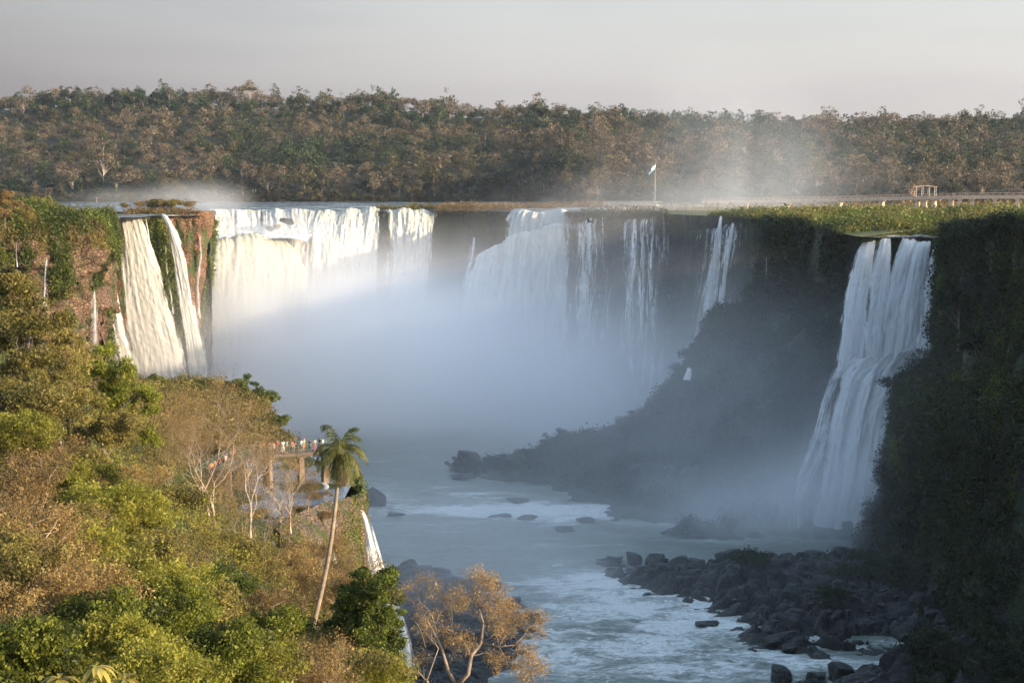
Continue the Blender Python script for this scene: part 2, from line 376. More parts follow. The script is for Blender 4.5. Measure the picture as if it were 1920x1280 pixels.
#==================================================================== THE GORGE
def wall(px, Y, ztop, zs=(-8, -20, -38, -56, -80), off=None, drift=0.0):
    """a near-vertical column of cliff below the point seen at px"""
    x = XY(px, Y, 0)[0]; off = off or [0, 0, -1, -2, -3, -4]
    return [(x+drift*i, Y+off[i], z) for i, z in enumerate((ztop,)+tuple(zs))]
LIPS = [(-90, 400, 1.5), (60, 428, 1.0), (150, 440, .8), (200, 452, .5), (215, 500, 0), (212, 542, 0), (262, 546, 0), (300, 552, 0), (345, 556, .8), (392, 562, .8),
        (398, 620, 0), (398, 690, 0), (560, 697, 0), (700, 692, 0), (830, 690, 0), (890, 684, 0), (950, 676, 0), (1080, 645, 0), (1130, 628, 0), (1200, 600, 0), (1300, 565, -.4), (1400, 530, -.8),
        (1500, 485, -1.5), (1590, 444, -4), (1640, 446, -4.5), (1700, 447, -4.5), (1765, 440, -4.3), (1775, 400, -2), (1800, 378, 0), (1870, 347, 1.5), (1960, 322, 2.5), (2150, 285, 2.5)]
# --- back wall of the horseshoe
G_back = loft([wall(398, 566, .0), wall(396, 625, -1), wall(392, 688, -.6), wall(480, 697, -.6), wall(560, 698, -.6), wall(640, 694, -.6), wall(715, 692, -.6), wall(830, 691, -.4), wall(890, 685, -.4), wall(950, 678, -.4), wall(1080, 648, -.4), wall(1120, 632, -.2)], 240, 70, 2.2, .07, .4, 3, -1)
tag(loft_obj('cliff', G_back, M['rock_dark']), 'dark cliff wall behind the mist at the head of the gorge', 'cliff', kind='structure')
# --- left pier: red rock between the two left falls and the main throat
G_pier = loft([wall(196, 452, .6), wall(212, 500, 0), wall(205, 544, -.3), wall(240, 549, -.6), wall(262, 549, -.6), wall(300, 554, -.6),
               wall(330, 556, .6, drift=.5), wall(362, 558, 1.2, drift=.3), wall(392, 560, 1.2, drift=-1), wall(398, 575, .9, drift=-1), wall(400, 640, .3)], 230, 90, 2.4, .11, .5, 21, -1, 1.1)
tag(loft_obj('cliff', G_pier, M['rock_red']), 'red rock cliff between the left falls and the main fall', 'cliff', kind='structure')
G_pm = G_pier
cover('cliff_foliage', G_pier, 160000, .6, M['moss'], 5, lambda p: off_left(p) & (((fbm(p*np.array([.12, .12, .05]), 3, 8) > .2) & (p[:, 2] < -3) & (proj(p)[0] > 345)) | ((proj(p)[0] > 272+(proj(p)[1]-410)*.22) & (proj(p)[0] < 305+(proj(p)[1]-410)*.22) & (proj(p)[1] > 414) & (proj(p)[1] < 640)) | ((proj(p)[0] > 196) & (proj(p)[0] < 226) & (p[:, 2] < -22))), 1.6, -1, 'green moss and ferns hanging on the red cliff beside the left falls', 'moss')
# --- left near cliff, mossy
G_left = loft([[P(-160, 380, 400), P(-160, 425, 396), P(-160, 470, 398), P(-160, 540, 402), P(-160, 640, 398), P(-160, 900, 390)],
               [P(-20, 385, 428), P(-20, 425, 416), P(-20, 470, 414), P(-20, 545, 416), P(-20, 640, 412), P(-20, 900, 400)],
               [P(60, 392, 440), P(60, 425, 424), P(58, 470, 420), P(60, 550, 423), P(60, 640, 418), P(60, 900, 400)],
               [P(130, 397, 452), P(128, 420, 434), P(130, 465, 428), P(130, 560, 432), P(130, 640, 426), P(130, 900, 410)],
               [P(180, 398, 458), P(180, 415, 444), P(188, 455, 436), P(180, 560, 440), P(160, 640, 430), P(160, 900, 415)],
               [P(196, 398, 466), P(200, 418, 456), P(206, 455, 452), P(200, 560, 455), P(175, 640, 445), P(170, 900, 430)],
               [P(200, 398, 480), P(206, 425, 480), P(208, 455, 480), P(206, 560, 480), P(190, 640, 470), P(180, 900, 450)]], 240, 140, 4.2, .10, .7, 31, -1, 1.6)
tag(loft_obj('cliff', G_left, M['rock_left']), 'overhanging brown cliff with green moss at the left edge', 'cliff', kind='structure')
cover('cliff_foliage', G_left, 230000, .5, M['moss'], 6, lambda p: off_left(p) & (fbm(p*np.array([.16, .16, .07]), 4, 18)+.12*(p[:, 2] > -3) > .03), 1.9, -1, 'grass and moss draped over the left cliff', 'moss', .2, .5)
cover('dry_grass', G_left, 40000, .5, M['olive'], 61, lambda p: (fbm(p*np.array([.16, .16, .09]), 3, 18) < .05) & (p[:, 2] > -8), 1.4, -1, 'dry yellowish grass on the top edge of the left cliff', 'dry grass', .3)

# --- right wall and its plateau rim
G_right = loft([wall(1085, 648, -.2), wall(1130, 628, 0), wall(1200, 602, 0), wall(1300, 567, -.4), wall(1400, 532, -.8), wall(1500, 487, -1.5), wall(1560, 462, -3.0), wall(1600, 450, -4.2), wall(1640, 449, -4.8), wall(1700, 450, -4.8),
                wall(1765, 444, -4.6), wall(1780, 405, -3)], 260, 90, 5.0, .05, .35, 41, -1)
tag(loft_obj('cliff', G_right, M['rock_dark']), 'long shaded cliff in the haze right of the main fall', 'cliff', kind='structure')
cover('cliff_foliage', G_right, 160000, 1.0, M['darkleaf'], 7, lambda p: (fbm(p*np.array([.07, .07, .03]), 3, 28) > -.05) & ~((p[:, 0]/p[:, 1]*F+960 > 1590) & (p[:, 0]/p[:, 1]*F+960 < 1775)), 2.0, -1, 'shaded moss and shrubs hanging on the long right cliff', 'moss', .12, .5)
# --- talus slope below the right wall
G_tal = loft([[P(862, 876, 482), P(862, 880, 479), P(864, 886, 476), P(866, 896, 470), PZ(868, 915, -77)],
              [P(1010, 846, 478), P(1000, 850, 470), P(1000, 880, 462), P(1005, 905, 455), PZ(1010, 950, -77)],
              [P(1150, 812, 478), P(1130, 815, 468), P(1130, 860, 455), P(1120, 910, 440), PZ(1110, 985, -77)],
              [P(1230, 765, 480), P(1215, 775, 462), P(1220, 850, 445), P(1210, 920, 425), PZ(1220, 1010, -77)],
              [P(1300, 680, 486), P(1295, 700, 468), P(1300, 800, 448), P(1300, 900, 420), PZ(1300, 1024, -77)],
              [P(1350, 595, 496), P(1345, 620, 474), P(1370, 740, 450), P(1380, 880, 415), PZ(1400, 1027, -77)],
              [P(1480, 520, 486), P(1470, 600, 462), P(1480, 720, 440), P(1480, 860, 412), PZ(1500, 1030, -77)],
              [P(1585, 560, 455), P(1560, 640, 440), P(1545, 760, 425), P(1540, 880, 408), PZ(1560, 1032, -77)],
              [P(1680, 600, 446), P(1660, 660, 432), P(1640, 760, 418), P(1630, 900, 402), PZ(1640, 1035, -77)],
              [P(1790, 600, 430), P(1770, 660, 422), P(1740, 760, 412), P(1700, 900, 396), PZ(1700, 1035, -77)]], 220, 120, 5.5, .06, .8, 51, -1)
G_tal[..., 2] -= 3.2*np.clip(1-np.linspace(0, 1, G_tal.shape[0])/.2, 0, 1)[:, None]
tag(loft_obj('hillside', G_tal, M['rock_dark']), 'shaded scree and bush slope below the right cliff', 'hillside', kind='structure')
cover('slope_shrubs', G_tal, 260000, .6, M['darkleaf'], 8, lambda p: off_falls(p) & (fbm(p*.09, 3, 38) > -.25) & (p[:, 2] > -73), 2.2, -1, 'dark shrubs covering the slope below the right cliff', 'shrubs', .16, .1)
# --- near right cliff
G_near = loft([[P(1800, 455, 470), P(1800, 560, 470), P(1800, 680, 465), P(1770, 700, 455), P(1740, 820, 450), P(1730, 940, 445), P(1700, 1010, 430), P(1690, 1060, 420)],
               [P(1772, 448, 412), P(1770, 560, 408), P(1768, 676, 404), P(1700, 705, 400), P(1670, 800, 396), P(1665, 940, 392), P(1640, 995, 384), P(1600, 1060, 378)],
               [P(1782, 432, 392), P(1778, 560, 388), P(1776, 688, 384), P(1706, 722, 380), P(1680, 810, 376), P(1672, 940, 370), P(1648, 1005, 366), P(1620, 1085, 362)],
               [P(1815, 418, 374), P(1812, 560, 368), P(1805, 690, 362), P(1745, 745, 358), P(1725, 830, 354), P(1710, 950, 350), P(1690, 1035, 346), P(1670, 1110, 340)],
               [P(1868, 410, 350), P(1868, 560, 342), P(1860, 690, 336), P(1820, 780, 330), P(1800, 870, 328), P(1790, 960, 324), P(1770, 1060, 320), P(1750, 1140, 314)],
               [P(1945, 400, 326), P(1945, 560, 318), P(1940, 700, 312), P(1915, 800, 306), P(1900, 900, 303), P(1890, 990, 300), P(1870, 1090, 296), P(1840, 1190, 290)],
               [XY(2120, 292, 2.0), XY(2120, 288, -15), XY(2120, 285, -30), XY(2100, 280, -40), XY(2090, 277, -50), XY(2080, 273, -60), XY(2060, 268, -68), XY(2030, 262, -75)],
               [(118, 240, -8), (118, 238, -18), (118, 236, -30), (116, 234, -40), (115, 232, -50), (114, 230, -60), (112, 225, -68), (110, 220, -77)],
               [(122, 180, -13), (122, 178, -26), (122, 176, -38), (120, 174, -45), (120, 172, -52), (119, 170, -60), (117, 168, -68), (115, 165, -77)],
               [(128, 20, -13), (128, 18, -30), (128, 16, -40), (126, 14, -46), (126, 12, -52), (125, 10, -60), (123, 8, -68), (120, 5, -77)]], 300, 160, 7.5, .042, .55, 61, -1)
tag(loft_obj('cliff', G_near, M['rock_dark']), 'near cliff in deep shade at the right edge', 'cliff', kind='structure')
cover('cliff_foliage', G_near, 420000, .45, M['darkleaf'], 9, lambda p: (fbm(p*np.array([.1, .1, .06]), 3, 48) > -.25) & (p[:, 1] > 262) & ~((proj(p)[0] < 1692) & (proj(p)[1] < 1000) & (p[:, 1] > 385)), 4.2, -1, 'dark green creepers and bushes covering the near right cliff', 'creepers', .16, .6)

cover('cliff_grass', G_near, 90000, .5, M['moss'], 90, lambda p: (fbm(p*np.array([.09, .09, .03]), 3, 58) > .12) & (p[:, 1] > 275) & (p[:, 2] > -55), 1.4, -1, 'lighter green hanging grass in patches on the near right cliff', 'grass', .2, .8)
M['rosette'] = leaf_mat('rosette', [(.12, .07, .02), (.22, .16, .03), (.32, .27, .05), (.40, .32, .09)], .35)
# --- plateau: from the lip outwards to the forest
lip = np.array([[XY(px, Y, z)[0], Y, z] for px, Y, z in LIPS])
lip = np.vstack([lip, [[118, 240, -7], [122, 180, -12.5], [128, 20, -12.5]]])
lip = catmull(lip, 420)
cx, cy = 0.0, 470.0
nr_ = 46; rr = np.concatenate([np.linspace(0, .08, 20), np.linspace(.1, 1, nr_-20)**1.5])
dirv = lip[:, :2]-np.array([cx, cy]); 
outer = np.zeros_like(lip[:, :2])
ANG = [200, 190, 180, 172, 165, 160, 156, 152, 148, 144, 138, 130, 115, 100, 92, 88, 84, 76, 70, 62, 54, 46, 38, 30, 26, 22, 18, 8, 0, -8, -14, -22, -30, -45, -80]
ang = np.radians(np.interp(np.linspace(0, len(ANG)-1, len(lip)), range(len(ANG)), ANG))
outer[:, 0] = cx+np.cos(ang)*1000; outer[:, 1] = cy+np.sin(ang)*790
G_pl = np.zeros((len(lip), nr_, 3))
for j, r in enumerate(rr):
    G_pl[:, j, :2] = lip[:, :2]*(1-r)+outer*r
zt = lip[:, 2][:, None]*np.ones(nr_)[None, :]
pxlip = (lip[:, 0]/lip[:, 1]*F+960)
# land on the left cliff and from the right wall on; river bed between
land = np.clip((pxlip-1105)/60, 0, 1)*(lip[:, 1] > 0); land = np.maximum(land, np.clip((196-pxlip)/20, 0, 1)*(np.arange(len(lip)) < 120))
land = np.maximum(land, np.clip(1-np.abs(pxlip-365)/28, 0, 1)*(lip[:, 1] < 600)*(lip[:, 1] > 545)*.8)
Yg = G_pl[..., 1]; Xg = G_pl[..., 0]
bed = -.55+.75*fbm(np.stack([Xg*.035, Yg*.02, 0*Xg], -1), 4, 71)
lz = .5+.9*fbm(np.stack([Xg*.03, Yg*.03, 0*Xg], -1), 4, 72)
blend = np.clip((Yg-760)/120, 0, 1)*np.clip((1500-Yg)/100, 0, 1)
lm = land[:, None]*(1-blend*.0)
tgt = bed*(1-lm)+lz*lm
k = np.clip(np.array(rr)*18, 0, 1)[None, :]
G_pl[..., 2] = zt*(1-k)*(1)+tgt*k-.12*(1-lm)
near = np.clip((300-Yg)/60, 0, 1); G_pl[..., 2] = G_pl[..., 2]*(1-near)+np.minimum(G_pl[..., 2], zt)*near
M['plateau'] = rock_mat('plateau', (.05, .035, .022), (.12, .085, .05), (.2, .14, .085), (.09, .105, .035), .85, .05, .8)
tag(loft_obj('plateau_ground', G_pl, M['plateau']), kind='structure')
# water sheet over the river part
def water_mat(name, deep, foamc=(.8, .82, .84), foam_lo=.55, foam_hi=.66, sc1=.06, stretch=(1, .25, 1), rough=.12, bump=.6, mask=None):
    m, nt, out = newmat(name); p = geo_pos(nt); pm = mapping(nt, p, stretch)
    n1 = noise(nt, pm, sc1, 8, .62, .8); n2 = noise(nt, pm, sc1*7, 6, .65, 1.2); n3 = noise(nt, p, .5, 5, .6)
    f = math_(nt, 'ADD', math_(nt, 'MULTIPLY', n1, .55), math_(nt, 'MULTIPLY', n2, .45))
    if mask is not None: f = math_(nt, 'ADD', f, mask(nt, p))
    fo = ramp(nt, f, [(foam_lo, 0.0), ((foam_lo+foam_hi)/2, .35), (foam_hi, 1.0)])
    fine = ramp(nt, noise(nt, pm, sc1*22, 5, .7, 1.5), [(.35, .55), (.6, 1.0)])
    fo = math_(nt, 'MULTIPLY', fo, fine)
    c = mixc(nt, fo, deep, foamc)
    b = N(nt, 'ShaderNodeBsdfPrincipled'); nt.links.new(c, b.inputs['Base Color'])
    r = math_(nt, 'ADD', math_(nt, 'MULTIPLY', fo, .6), rough); nt.links.new(r, b.inputs['Roughness'])
    bp = N(nt, 'ShaderNodeBump'); bp.inputs['Strength'].default_value = bump; bp.inputs['Distance'].default_value = .8
    nt.links.new(math_(nt, 'ADD', math_(nt, 'MULTIPLY', n3, .6), f), bp.inputs['Height']); nt.links.new(bp.outputs[0], b.inputs['Normal'])
    nt.links.new(b.outputs[0], out.inputs[0]); return m
M['upper_water'] = water_mat('upper_water', (.05, .075, .09), foam_lo=.52, foam_hi=.64, sc1=.05, stretch=(.5, .6, 1))
sel = (pxlip < 1130) & (pxlip > 196) & (lip[:, 1] > 470) | ((pxlip >= 1590) & (pxlip < 1775) & (lip[:, 1] > 425))
i0, i1 = np.where((pxlip > 205) & (lip[:, 1] > 500))[0][0], np.where((pxlip < 1125) & (lip[:, 1] > 600))[0][-1]
G_w = G_pl[i0:i1+1].copy(); G_w[..., 2] = 0.0+.06*fbm(np.stack([G_w[..., 0]*.3, G_w[..., 1]*.3, 0*G_w[..., 0]], -1), 3, 5)
ovh = np.where(G_w[:, 0, 1] < 575, .06, .32)[:, None]; G_w[:, 0, :2] += (G_w[:, 0, :2]-G_w[:, 3, :2])*ovh; G_w[:, 0, 2] = -.5
tag(loft_obj('upper_river', G_w, M['upper_water']), kind='structure')
# side sheets of river seen beyond the land on both flanks
for (pts, nm) in (([(-150, 478), (-105, 486), (-150, 600), (-330, 590)], 'a'),):
    pass
q = np.array([[(-420, 470, .02), (-420, 1230, .02)], [(-112, 492, .02), (-200, 1230, .02)]], float)
Gq = catmull(np.array([catmull(c, 30) for c in q]), 30); 
tag(loft_obj('upper_river', Gq, M['upper_water']), kind='structure')
mb = MB(); mb.v = [(20, 700, .03), (620, 640, .03), (700, 1225, .03), (-30, 1225, .03)]; mb.f = [(0, 1, 2, 3)]
tag(mb.build('upper_river', M['upper_water']), kind='structure')
# stream feeding the right falls
mb = MB(); a, b, c, d = XY(1598, 448, -4.0), XY(1772, 446, -3.9), XY(1800, 470, -2.6), XY(1640, 476, -2.6); 
G_st = catmull(np.array([catmull([XY(px, 446.5, -4.35), XY(px+2, 449, -4.1), XY(px+5, 452, -3.9), XY(px+8, 455, -3.75)], 14) for px in (1626, 1660, 1700, 1740, 1775)]), 40)
G_st[..., 2] += .35*fbm(G_st*.5, 3, 4)
M['rapids'] = water_mat('rapids', (.12, .16, .18), foam_lo=.42, foam_hi=.55, sc1=.2, stretch=(1, 1, 1))
tag(loft_obj('stream', G_st, M['rapids']), kind='structure')

# --- lower river
def foam_mask(nt, p):
    tot = None
    for (px, py, rx, ry, a) in ((1180, 1130, 36, 18, .15), (1250, 1230, 38, 20, .13), (900, 955, 34, 9, .17), (1060, 965, 28, 9, .15), (1130, 1085, 14, 8, .15), (800, 930, 30, 14, .04), (1420, 1160, 14, 9, .06)):
        c = PZ(px, py, RIVER)
        v = N(nt, 'ShaderNodeVectorMath', operation='SUBTRACT'); nt.links.new(p, v.inputs[0]); v.inputs[1].default_value = tuple(c)
        w = N(nt, 'ShaderNodeVectorMath', operation='MULTIPLY'); nt.links.new(v.outputs[0], w.inputs[0]); w.inputs[1].default_value = (1/rx, 1/ry, 0)
        d = N(nt, 'ShaderNodeVectorMath', operation='DOT_PRODUCT'); nt.links.new(w.outputs[0], d.inputs[0]); nt.links.new(w.outputs[0], d.inputs[1])
        g = math_(nt, 'MULTIPLY', math_(nt, 'EXPONENT', math_(nt, 'MULTIPLY', d.outputs['Value'], -1.0)), a)
        tot = g if tot is None else math_(nt, 'ADD', tot, g)
    return tot
M['river'] = water_mat('river', (.13, .155, .12), (.80, .80, .74), rough=.28, foam_lo=.532, foam_hi=.655, sc1=.12, stretch=(.55, 1.3, 1), bump=.9, mask=foam_mask)
xs = np.linspace(-140, 160, 420); ys = np.concatenate([np.linspace(10, 250, 40), np.linspace(252, 480, 330), np.linspace(484, 720, 50)])
X, Y = np.meshgrid(xs, ys, indexing='ij'); q = np.stack([X*.09, Y*.16, 0*X], -1)
am = .35+.9*sum(np.exp(-(((X-PZ(a, b, RIVER)[0])/c)**2+((Y-PZ(a, b, RIVER)[1])/d)**2)) for a, b, c, d in ((1180, 1130, 34, 20), (1250, 1230, 36, 22), (950, 955, 40, 9)))
Z = RIVER+am*(.55*fbm(q, 4, 81)+.5*(1-2*np.abs(fbm(q*2.2, 3, 82)))-.2)
tag(loft_obj('river', np.stack([X, Y, Z], -1)[:, ::-1], M['river']), kind='structure')
mb = MB(); mb.box(-700, 900, -30, 2000, -78.5, -78); tag(mb.build('riverbed', M['rock_dark']), kind='structure')

#==================================================================== FALLS
def fall(label, rows, mat, nu=40, nv=90, amp=.9, seed=1, edge=.22, group=None, name='waterfall', bulge=1.0, headfade=0.0, cat='waterfall', lipf=None):
    """rows from lip to foot: (px left, py left, px right, py right, Y)"""
    A = np.array([[P(a, b, y), P(c, d, y2[0] if y2 else y)] for a, b, c, d, y, *y2 in rows])
    A = catmull(A, nv); u = np.linspace(0, 1, nu)
    G = A[:, 0][None]*(1-u)[:, None, None]+A[:, 1][None]*u[:, None, None]
    w = np.linalg.norm(A[:, 1]-A[:, 0], axis=1); dl = np.concatenate([[0], np.cumsum(np.linalg.norm(np.diff(A.mean(1), axis=0), axis=1))])
    fu = (u-.5)[:, None]*w[None]+0*dl[None]; fv = np.broadcast_to(dl[None], fu.shape)
    wm = w.mean(); fuc = (u-.5)[:, None]*wm*.6+fu*.4
    n = grid_normals(G); n = n*np.sign(-n[..., 1:2]+1e-9)
    sx = .35 if wm > 6 else .8
    amp *= .6
    d = fbm(np.stack([fuc*sx*.6, fv*.03, 0*fu+seed*3.3], -1), 3, seed)*amp*1.5
    d += fbm(np.stack([fuc*sx*3, fv*.12, 0*fu+seed], -1), 3, seed+4)*amp*.45+fbm(np.stack([fuc*1.1, fv*.8, 0*fu], -1), 3, seed+7)*amp*.3
    d += bulge*np.sin(u*math.pi)[:, None]**.7
    d *= np.clip(fv/3+.15, 0, 1)
    G = G+n*d[..., None]
    if lipf: G[..., 2] += np.array([lipf(x) for x in u])[:, None]*np.clip(1-fv/fv.max()*1.6, 0, 1)**1.5
    e = np.minimum(u, 1-u)[:, None]/edge; e = np.clip(e+0*fv, 0, 1)
    if headfade: e = e*np.clip(fv/headfade+.35, 0, 1)
    e = np.clip(e+(.25*fbm(np.stack([fu*.5, fv*.1, 0*fu+seed], -1), 3, seed+2)+.30*fbm(np.stack([fu*.3+9, fv*.22, 0*fu+seed], -1), 3, seed+3))*(1.4-e), 0, 1.1)
    e = e*np.clip(fv/1.2+.25+1.2*fbm(np.stack([fuc*.35, 0*fv, 0*fu+seed], -1), 3, seed+6), 0, 1)
    me = mesh_np(name, G.reshape(-1, 3), grid_faces(nu, nv), True, {'edge': ('POINT', e), 'drop': ('POINT', fv/dl[-1])})
    at = me.attributes.new('flow', 'FLOAT_VECTOR', 'POINT'); at.data.foreach_set('vector', np.stack([fuc+seed*13.7, fv, 0*fu+seed], -1).astype(np.float32).ravel())
    o = link(name, me, mat); tag(o, label, cat, group); return o
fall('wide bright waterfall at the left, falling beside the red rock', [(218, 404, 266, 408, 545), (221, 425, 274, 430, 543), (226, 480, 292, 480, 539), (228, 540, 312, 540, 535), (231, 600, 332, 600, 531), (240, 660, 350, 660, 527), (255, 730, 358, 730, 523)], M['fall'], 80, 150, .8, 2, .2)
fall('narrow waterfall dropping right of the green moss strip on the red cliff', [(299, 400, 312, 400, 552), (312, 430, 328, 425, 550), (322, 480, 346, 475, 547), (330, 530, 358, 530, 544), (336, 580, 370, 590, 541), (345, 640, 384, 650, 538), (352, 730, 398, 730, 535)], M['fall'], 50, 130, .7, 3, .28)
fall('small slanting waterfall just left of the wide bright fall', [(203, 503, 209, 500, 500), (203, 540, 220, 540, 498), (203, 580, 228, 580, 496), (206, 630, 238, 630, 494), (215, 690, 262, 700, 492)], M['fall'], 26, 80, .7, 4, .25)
fall('short pale waterfall under the overhang of the left cliff', [(173, 543, 179, 541, 426), (168, 565, 186, 565, 425), (166, 600, 190, 600, 424), (166, 660, 192, 660, 423)], M['veil'], 24, 60, .3, 5, .5, bulge=.2)
fall('thin trickle down the mossy left cliff', [(87, 480, 91, 480, 414), (84, 510, 90, 510, 412), (82, 545, 90, 545, 411), (80, 575, 88, 575, 410)], M['veil'], 10, 50, .3, 6, .5)
fall('faint thin trickle right at the far left of the mossy cliff', [(30, 455, 33, 455, 406), (31, 480, 35, 480, 405), (32, 500, 37, 500, 405)], M['veil'], 10, 40, .3, 7, .5)
fall('very thin strand of water between moss and red rock', [(270, 404, 277, 404, 546), (276, 440, 283, 440, 545), (281, 480, 289, 480, 544), (286, 520, 292, 520, 543)], M['veil'], 12, 60, .3, 8, .5)
fall('thin strand falling from the middle of the green moss strip', [(309, 455, 313, 455, 550), (310, 500, 316, 500, 546), (314, 540, 322, 545, 543), (320, 590, 330, 590, 540)], M['veil'], 12, 60, .3, 9, .5)
fall('thin pale strand on the right corner of the red rock', [(370, 440, 378, 440, 558), (372, 480, 382, 480, 556), (366, 530, 376, 540, 554), (366, 590, 380, 600, 552)], M['veil'], 12, 60, .4, 10, .5)
# main throat: nearer ledge with its thick rounded lip
ledge = [(384, 448, 560, 452, 628, 648), (384, 451, 570, 466, 622, 641), (382, 462, 576, 490, 619, 638), (378, 500, 576, 540, 616, 636), (374, 560, 572, 600, 613, 634), (370, 640, 568, 680, 610, 632), (366, 760, 560, 780, 606, 630)]
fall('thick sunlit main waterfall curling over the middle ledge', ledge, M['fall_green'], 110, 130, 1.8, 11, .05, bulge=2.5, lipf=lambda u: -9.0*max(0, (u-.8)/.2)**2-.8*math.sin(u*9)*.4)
G_rap = catmull(np.array([catmull([P(a, 450+6*math.sin(i*1.3), 622+i*3.0), P(a+4, 446, 640), P(a+8, 441, 660), P(a+10, 437, 683)], 30) for i, a in enumerate((384, 420, 460, 500, 540, 575))]), 70)
G_rap[..., 2] += -.9+1.2*fbm(G_rap*.09, 4, 6)+.7*np.abs(fbm(G_rap*.3, 3, 7))
M['boil'] = water_mat('boil', (.3, .35, .36), foam_lo=.36, foam_hi=.5, sc1=.15, stretch=(1, 1, 1), rough=.4)
tag(loft_obj('rapids', G_rap, M['boil']), kind='structure')
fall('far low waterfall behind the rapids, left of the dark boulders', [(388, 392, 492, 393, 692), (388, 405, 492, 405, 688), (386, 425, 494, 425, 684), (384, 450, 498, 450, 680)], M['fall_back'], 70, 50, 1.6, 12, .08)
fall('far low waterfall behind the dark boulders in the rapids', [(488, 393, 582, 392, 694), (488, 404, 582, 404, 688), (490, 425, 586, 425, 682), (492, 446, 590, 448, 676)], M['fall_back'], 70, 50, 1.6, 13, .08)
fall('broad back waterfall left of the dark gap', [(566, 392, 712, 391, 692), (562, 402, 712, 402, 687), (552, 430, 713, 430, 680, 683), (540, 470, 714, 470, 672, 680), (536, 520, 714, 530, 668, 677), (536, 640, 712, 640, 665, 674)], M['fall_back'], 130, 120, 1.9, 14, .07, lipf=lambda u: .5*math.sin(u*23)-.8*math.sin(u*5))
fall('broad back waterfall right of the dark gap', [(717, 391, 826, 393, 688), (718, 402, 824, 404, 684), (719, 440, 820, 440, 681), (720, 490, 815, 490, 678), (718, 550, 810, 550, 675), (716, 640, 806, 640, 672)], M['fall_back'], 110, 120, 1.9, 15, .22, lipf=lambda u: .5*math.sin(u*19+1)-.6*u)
fall('small steep fall on dark rock in the centre of the far cliff', [(886, 443, 892, 443, 676), (880, 462, 894, 462, 672), (874, 485, 892, 485, 670), (866, 515, 886, 515, 668), (858, 560, 884, 560, 666)], M['veil'], 16, 60, .6, 16, .45)
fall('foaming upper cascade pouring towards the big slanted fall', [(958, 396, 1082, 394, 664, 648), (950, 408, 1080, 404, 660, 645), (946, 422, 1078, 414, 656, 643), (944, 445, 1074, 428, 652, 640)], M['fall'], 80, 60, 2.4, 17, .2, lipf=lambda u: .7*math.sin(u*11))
fall('big slanted waterfall right of the centre, lit only along its crest', [(892, 482, 1072, 416, 652, 638), (878, 500, 1076, 440, 648, 635), (862, 540, 1074, 500, 645, 632), (852, 600, 1072, 570, 642, 629), (846, 680, 1070, 660, 640, 626), (842, 780, 1066, 780, 637, 622)], M['fall_back_shade'], 130, 130, 2.6, 18, .14, bulge=3, lipf=lambda u: 2.2*math.sin(u*math.pi)+.6*math.sin(u*17))
fall('faint veil of water on the hazy cliff beside the slanted fall', [(1100, 408, 1116, 408, 628), (1092, 450, 1112, 450, 626), (1086, 520, 1108, 520, 624), (1078, 600, 1104, 600, 622), (1070, 700, 1100, 700, 620)], M['veil'], 20, 90, .7, 19, .4)
fall('faint thin veil in the middle of the hazy cliff', [(1184, 412, 1194, 412, 598), (1180, 460, 1194, 460, 596), (1174, 540, 1192, 540, 594), (1168, 640, 1190, 640, 592)], M['veil'], 16, 90, .6, 20, .45)
fall('fainter veil right next to the thin one on the hazy cliff', [(1204, 414, 1210, 414, 592), (1200, 460, 1210, 460, 590), (1196, 540, 1212, 540, 588), (1192, 640, 1210, 640, 586)], M['veil'], 14, 90, .6, 21, .5)
fall('broad misty curtain at the left end of the hazy cliff', [(1066, 420, 1140, 404, 622, 616), (1062, 460, 1146, 460, 619, 613), (1058, 540, 1148, 540, 616, 610), (1054, 640, 1150, 640, 613, 606), (1050, 760, 1150, 760, 610, 602)], M['veil2'], 60, 110, 1.0, 51, .3)
fall('broad misty curtain in the middle of the hazy cliff', [(1160, 412, 1250, 404, 592, 574), (1156, 470, 1254, 470, 589, 571), (1150, 560, 1256, 560, 586, 568), (1146, 680, 1256, 680, 583, 564), (1142, 760, 1250, 760, 580, 561)], M['veil2'], 60, 110, 1.0, 52, .3)
fall('faint curtain behind the twin waterfall on the hazy cliff', [(1310, 430, 1400, 415, 552, 520), (1302, 480, 1398, 480, 549, 518), (1296, 560, 1376, 560, 546, 522), (1290, 640, 1350, 630, 543, 524)], M['veil2'], 50, 100, 1.0, 53, .35)
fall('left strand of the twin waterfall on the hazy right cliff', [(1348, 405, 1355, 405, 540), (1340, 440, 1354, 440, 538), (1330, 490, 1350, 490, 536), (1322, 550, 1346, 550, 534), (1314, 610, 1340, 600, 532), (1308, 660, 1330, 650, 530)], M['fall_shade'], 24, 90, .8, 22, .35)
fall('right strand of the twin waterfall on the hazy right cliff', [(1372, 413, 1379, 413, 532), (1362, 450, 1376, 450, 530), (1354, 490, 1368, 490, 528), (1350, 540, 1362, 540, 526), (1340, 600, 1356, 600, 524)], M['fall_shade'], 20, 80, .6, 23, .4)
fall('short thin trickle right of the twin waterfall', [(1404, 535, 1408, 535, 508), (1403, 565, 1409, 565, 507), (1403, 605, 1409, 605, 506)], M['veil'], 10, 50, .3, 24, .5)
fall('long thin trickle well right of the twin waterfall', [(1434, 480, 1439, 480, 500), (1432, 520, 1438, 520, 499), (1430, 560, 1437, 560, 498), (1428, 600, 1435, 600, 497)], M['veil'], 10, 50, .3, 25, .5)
fall('low foaming spout at the foot of the hazy slope', [(1288, 686, 1298, 688, 462), (1284, 700, 1298, 702, 460), (1278, 716, 1296, 716, 458)], M['fall_shade'], 12, 30, .4, 26, .4)
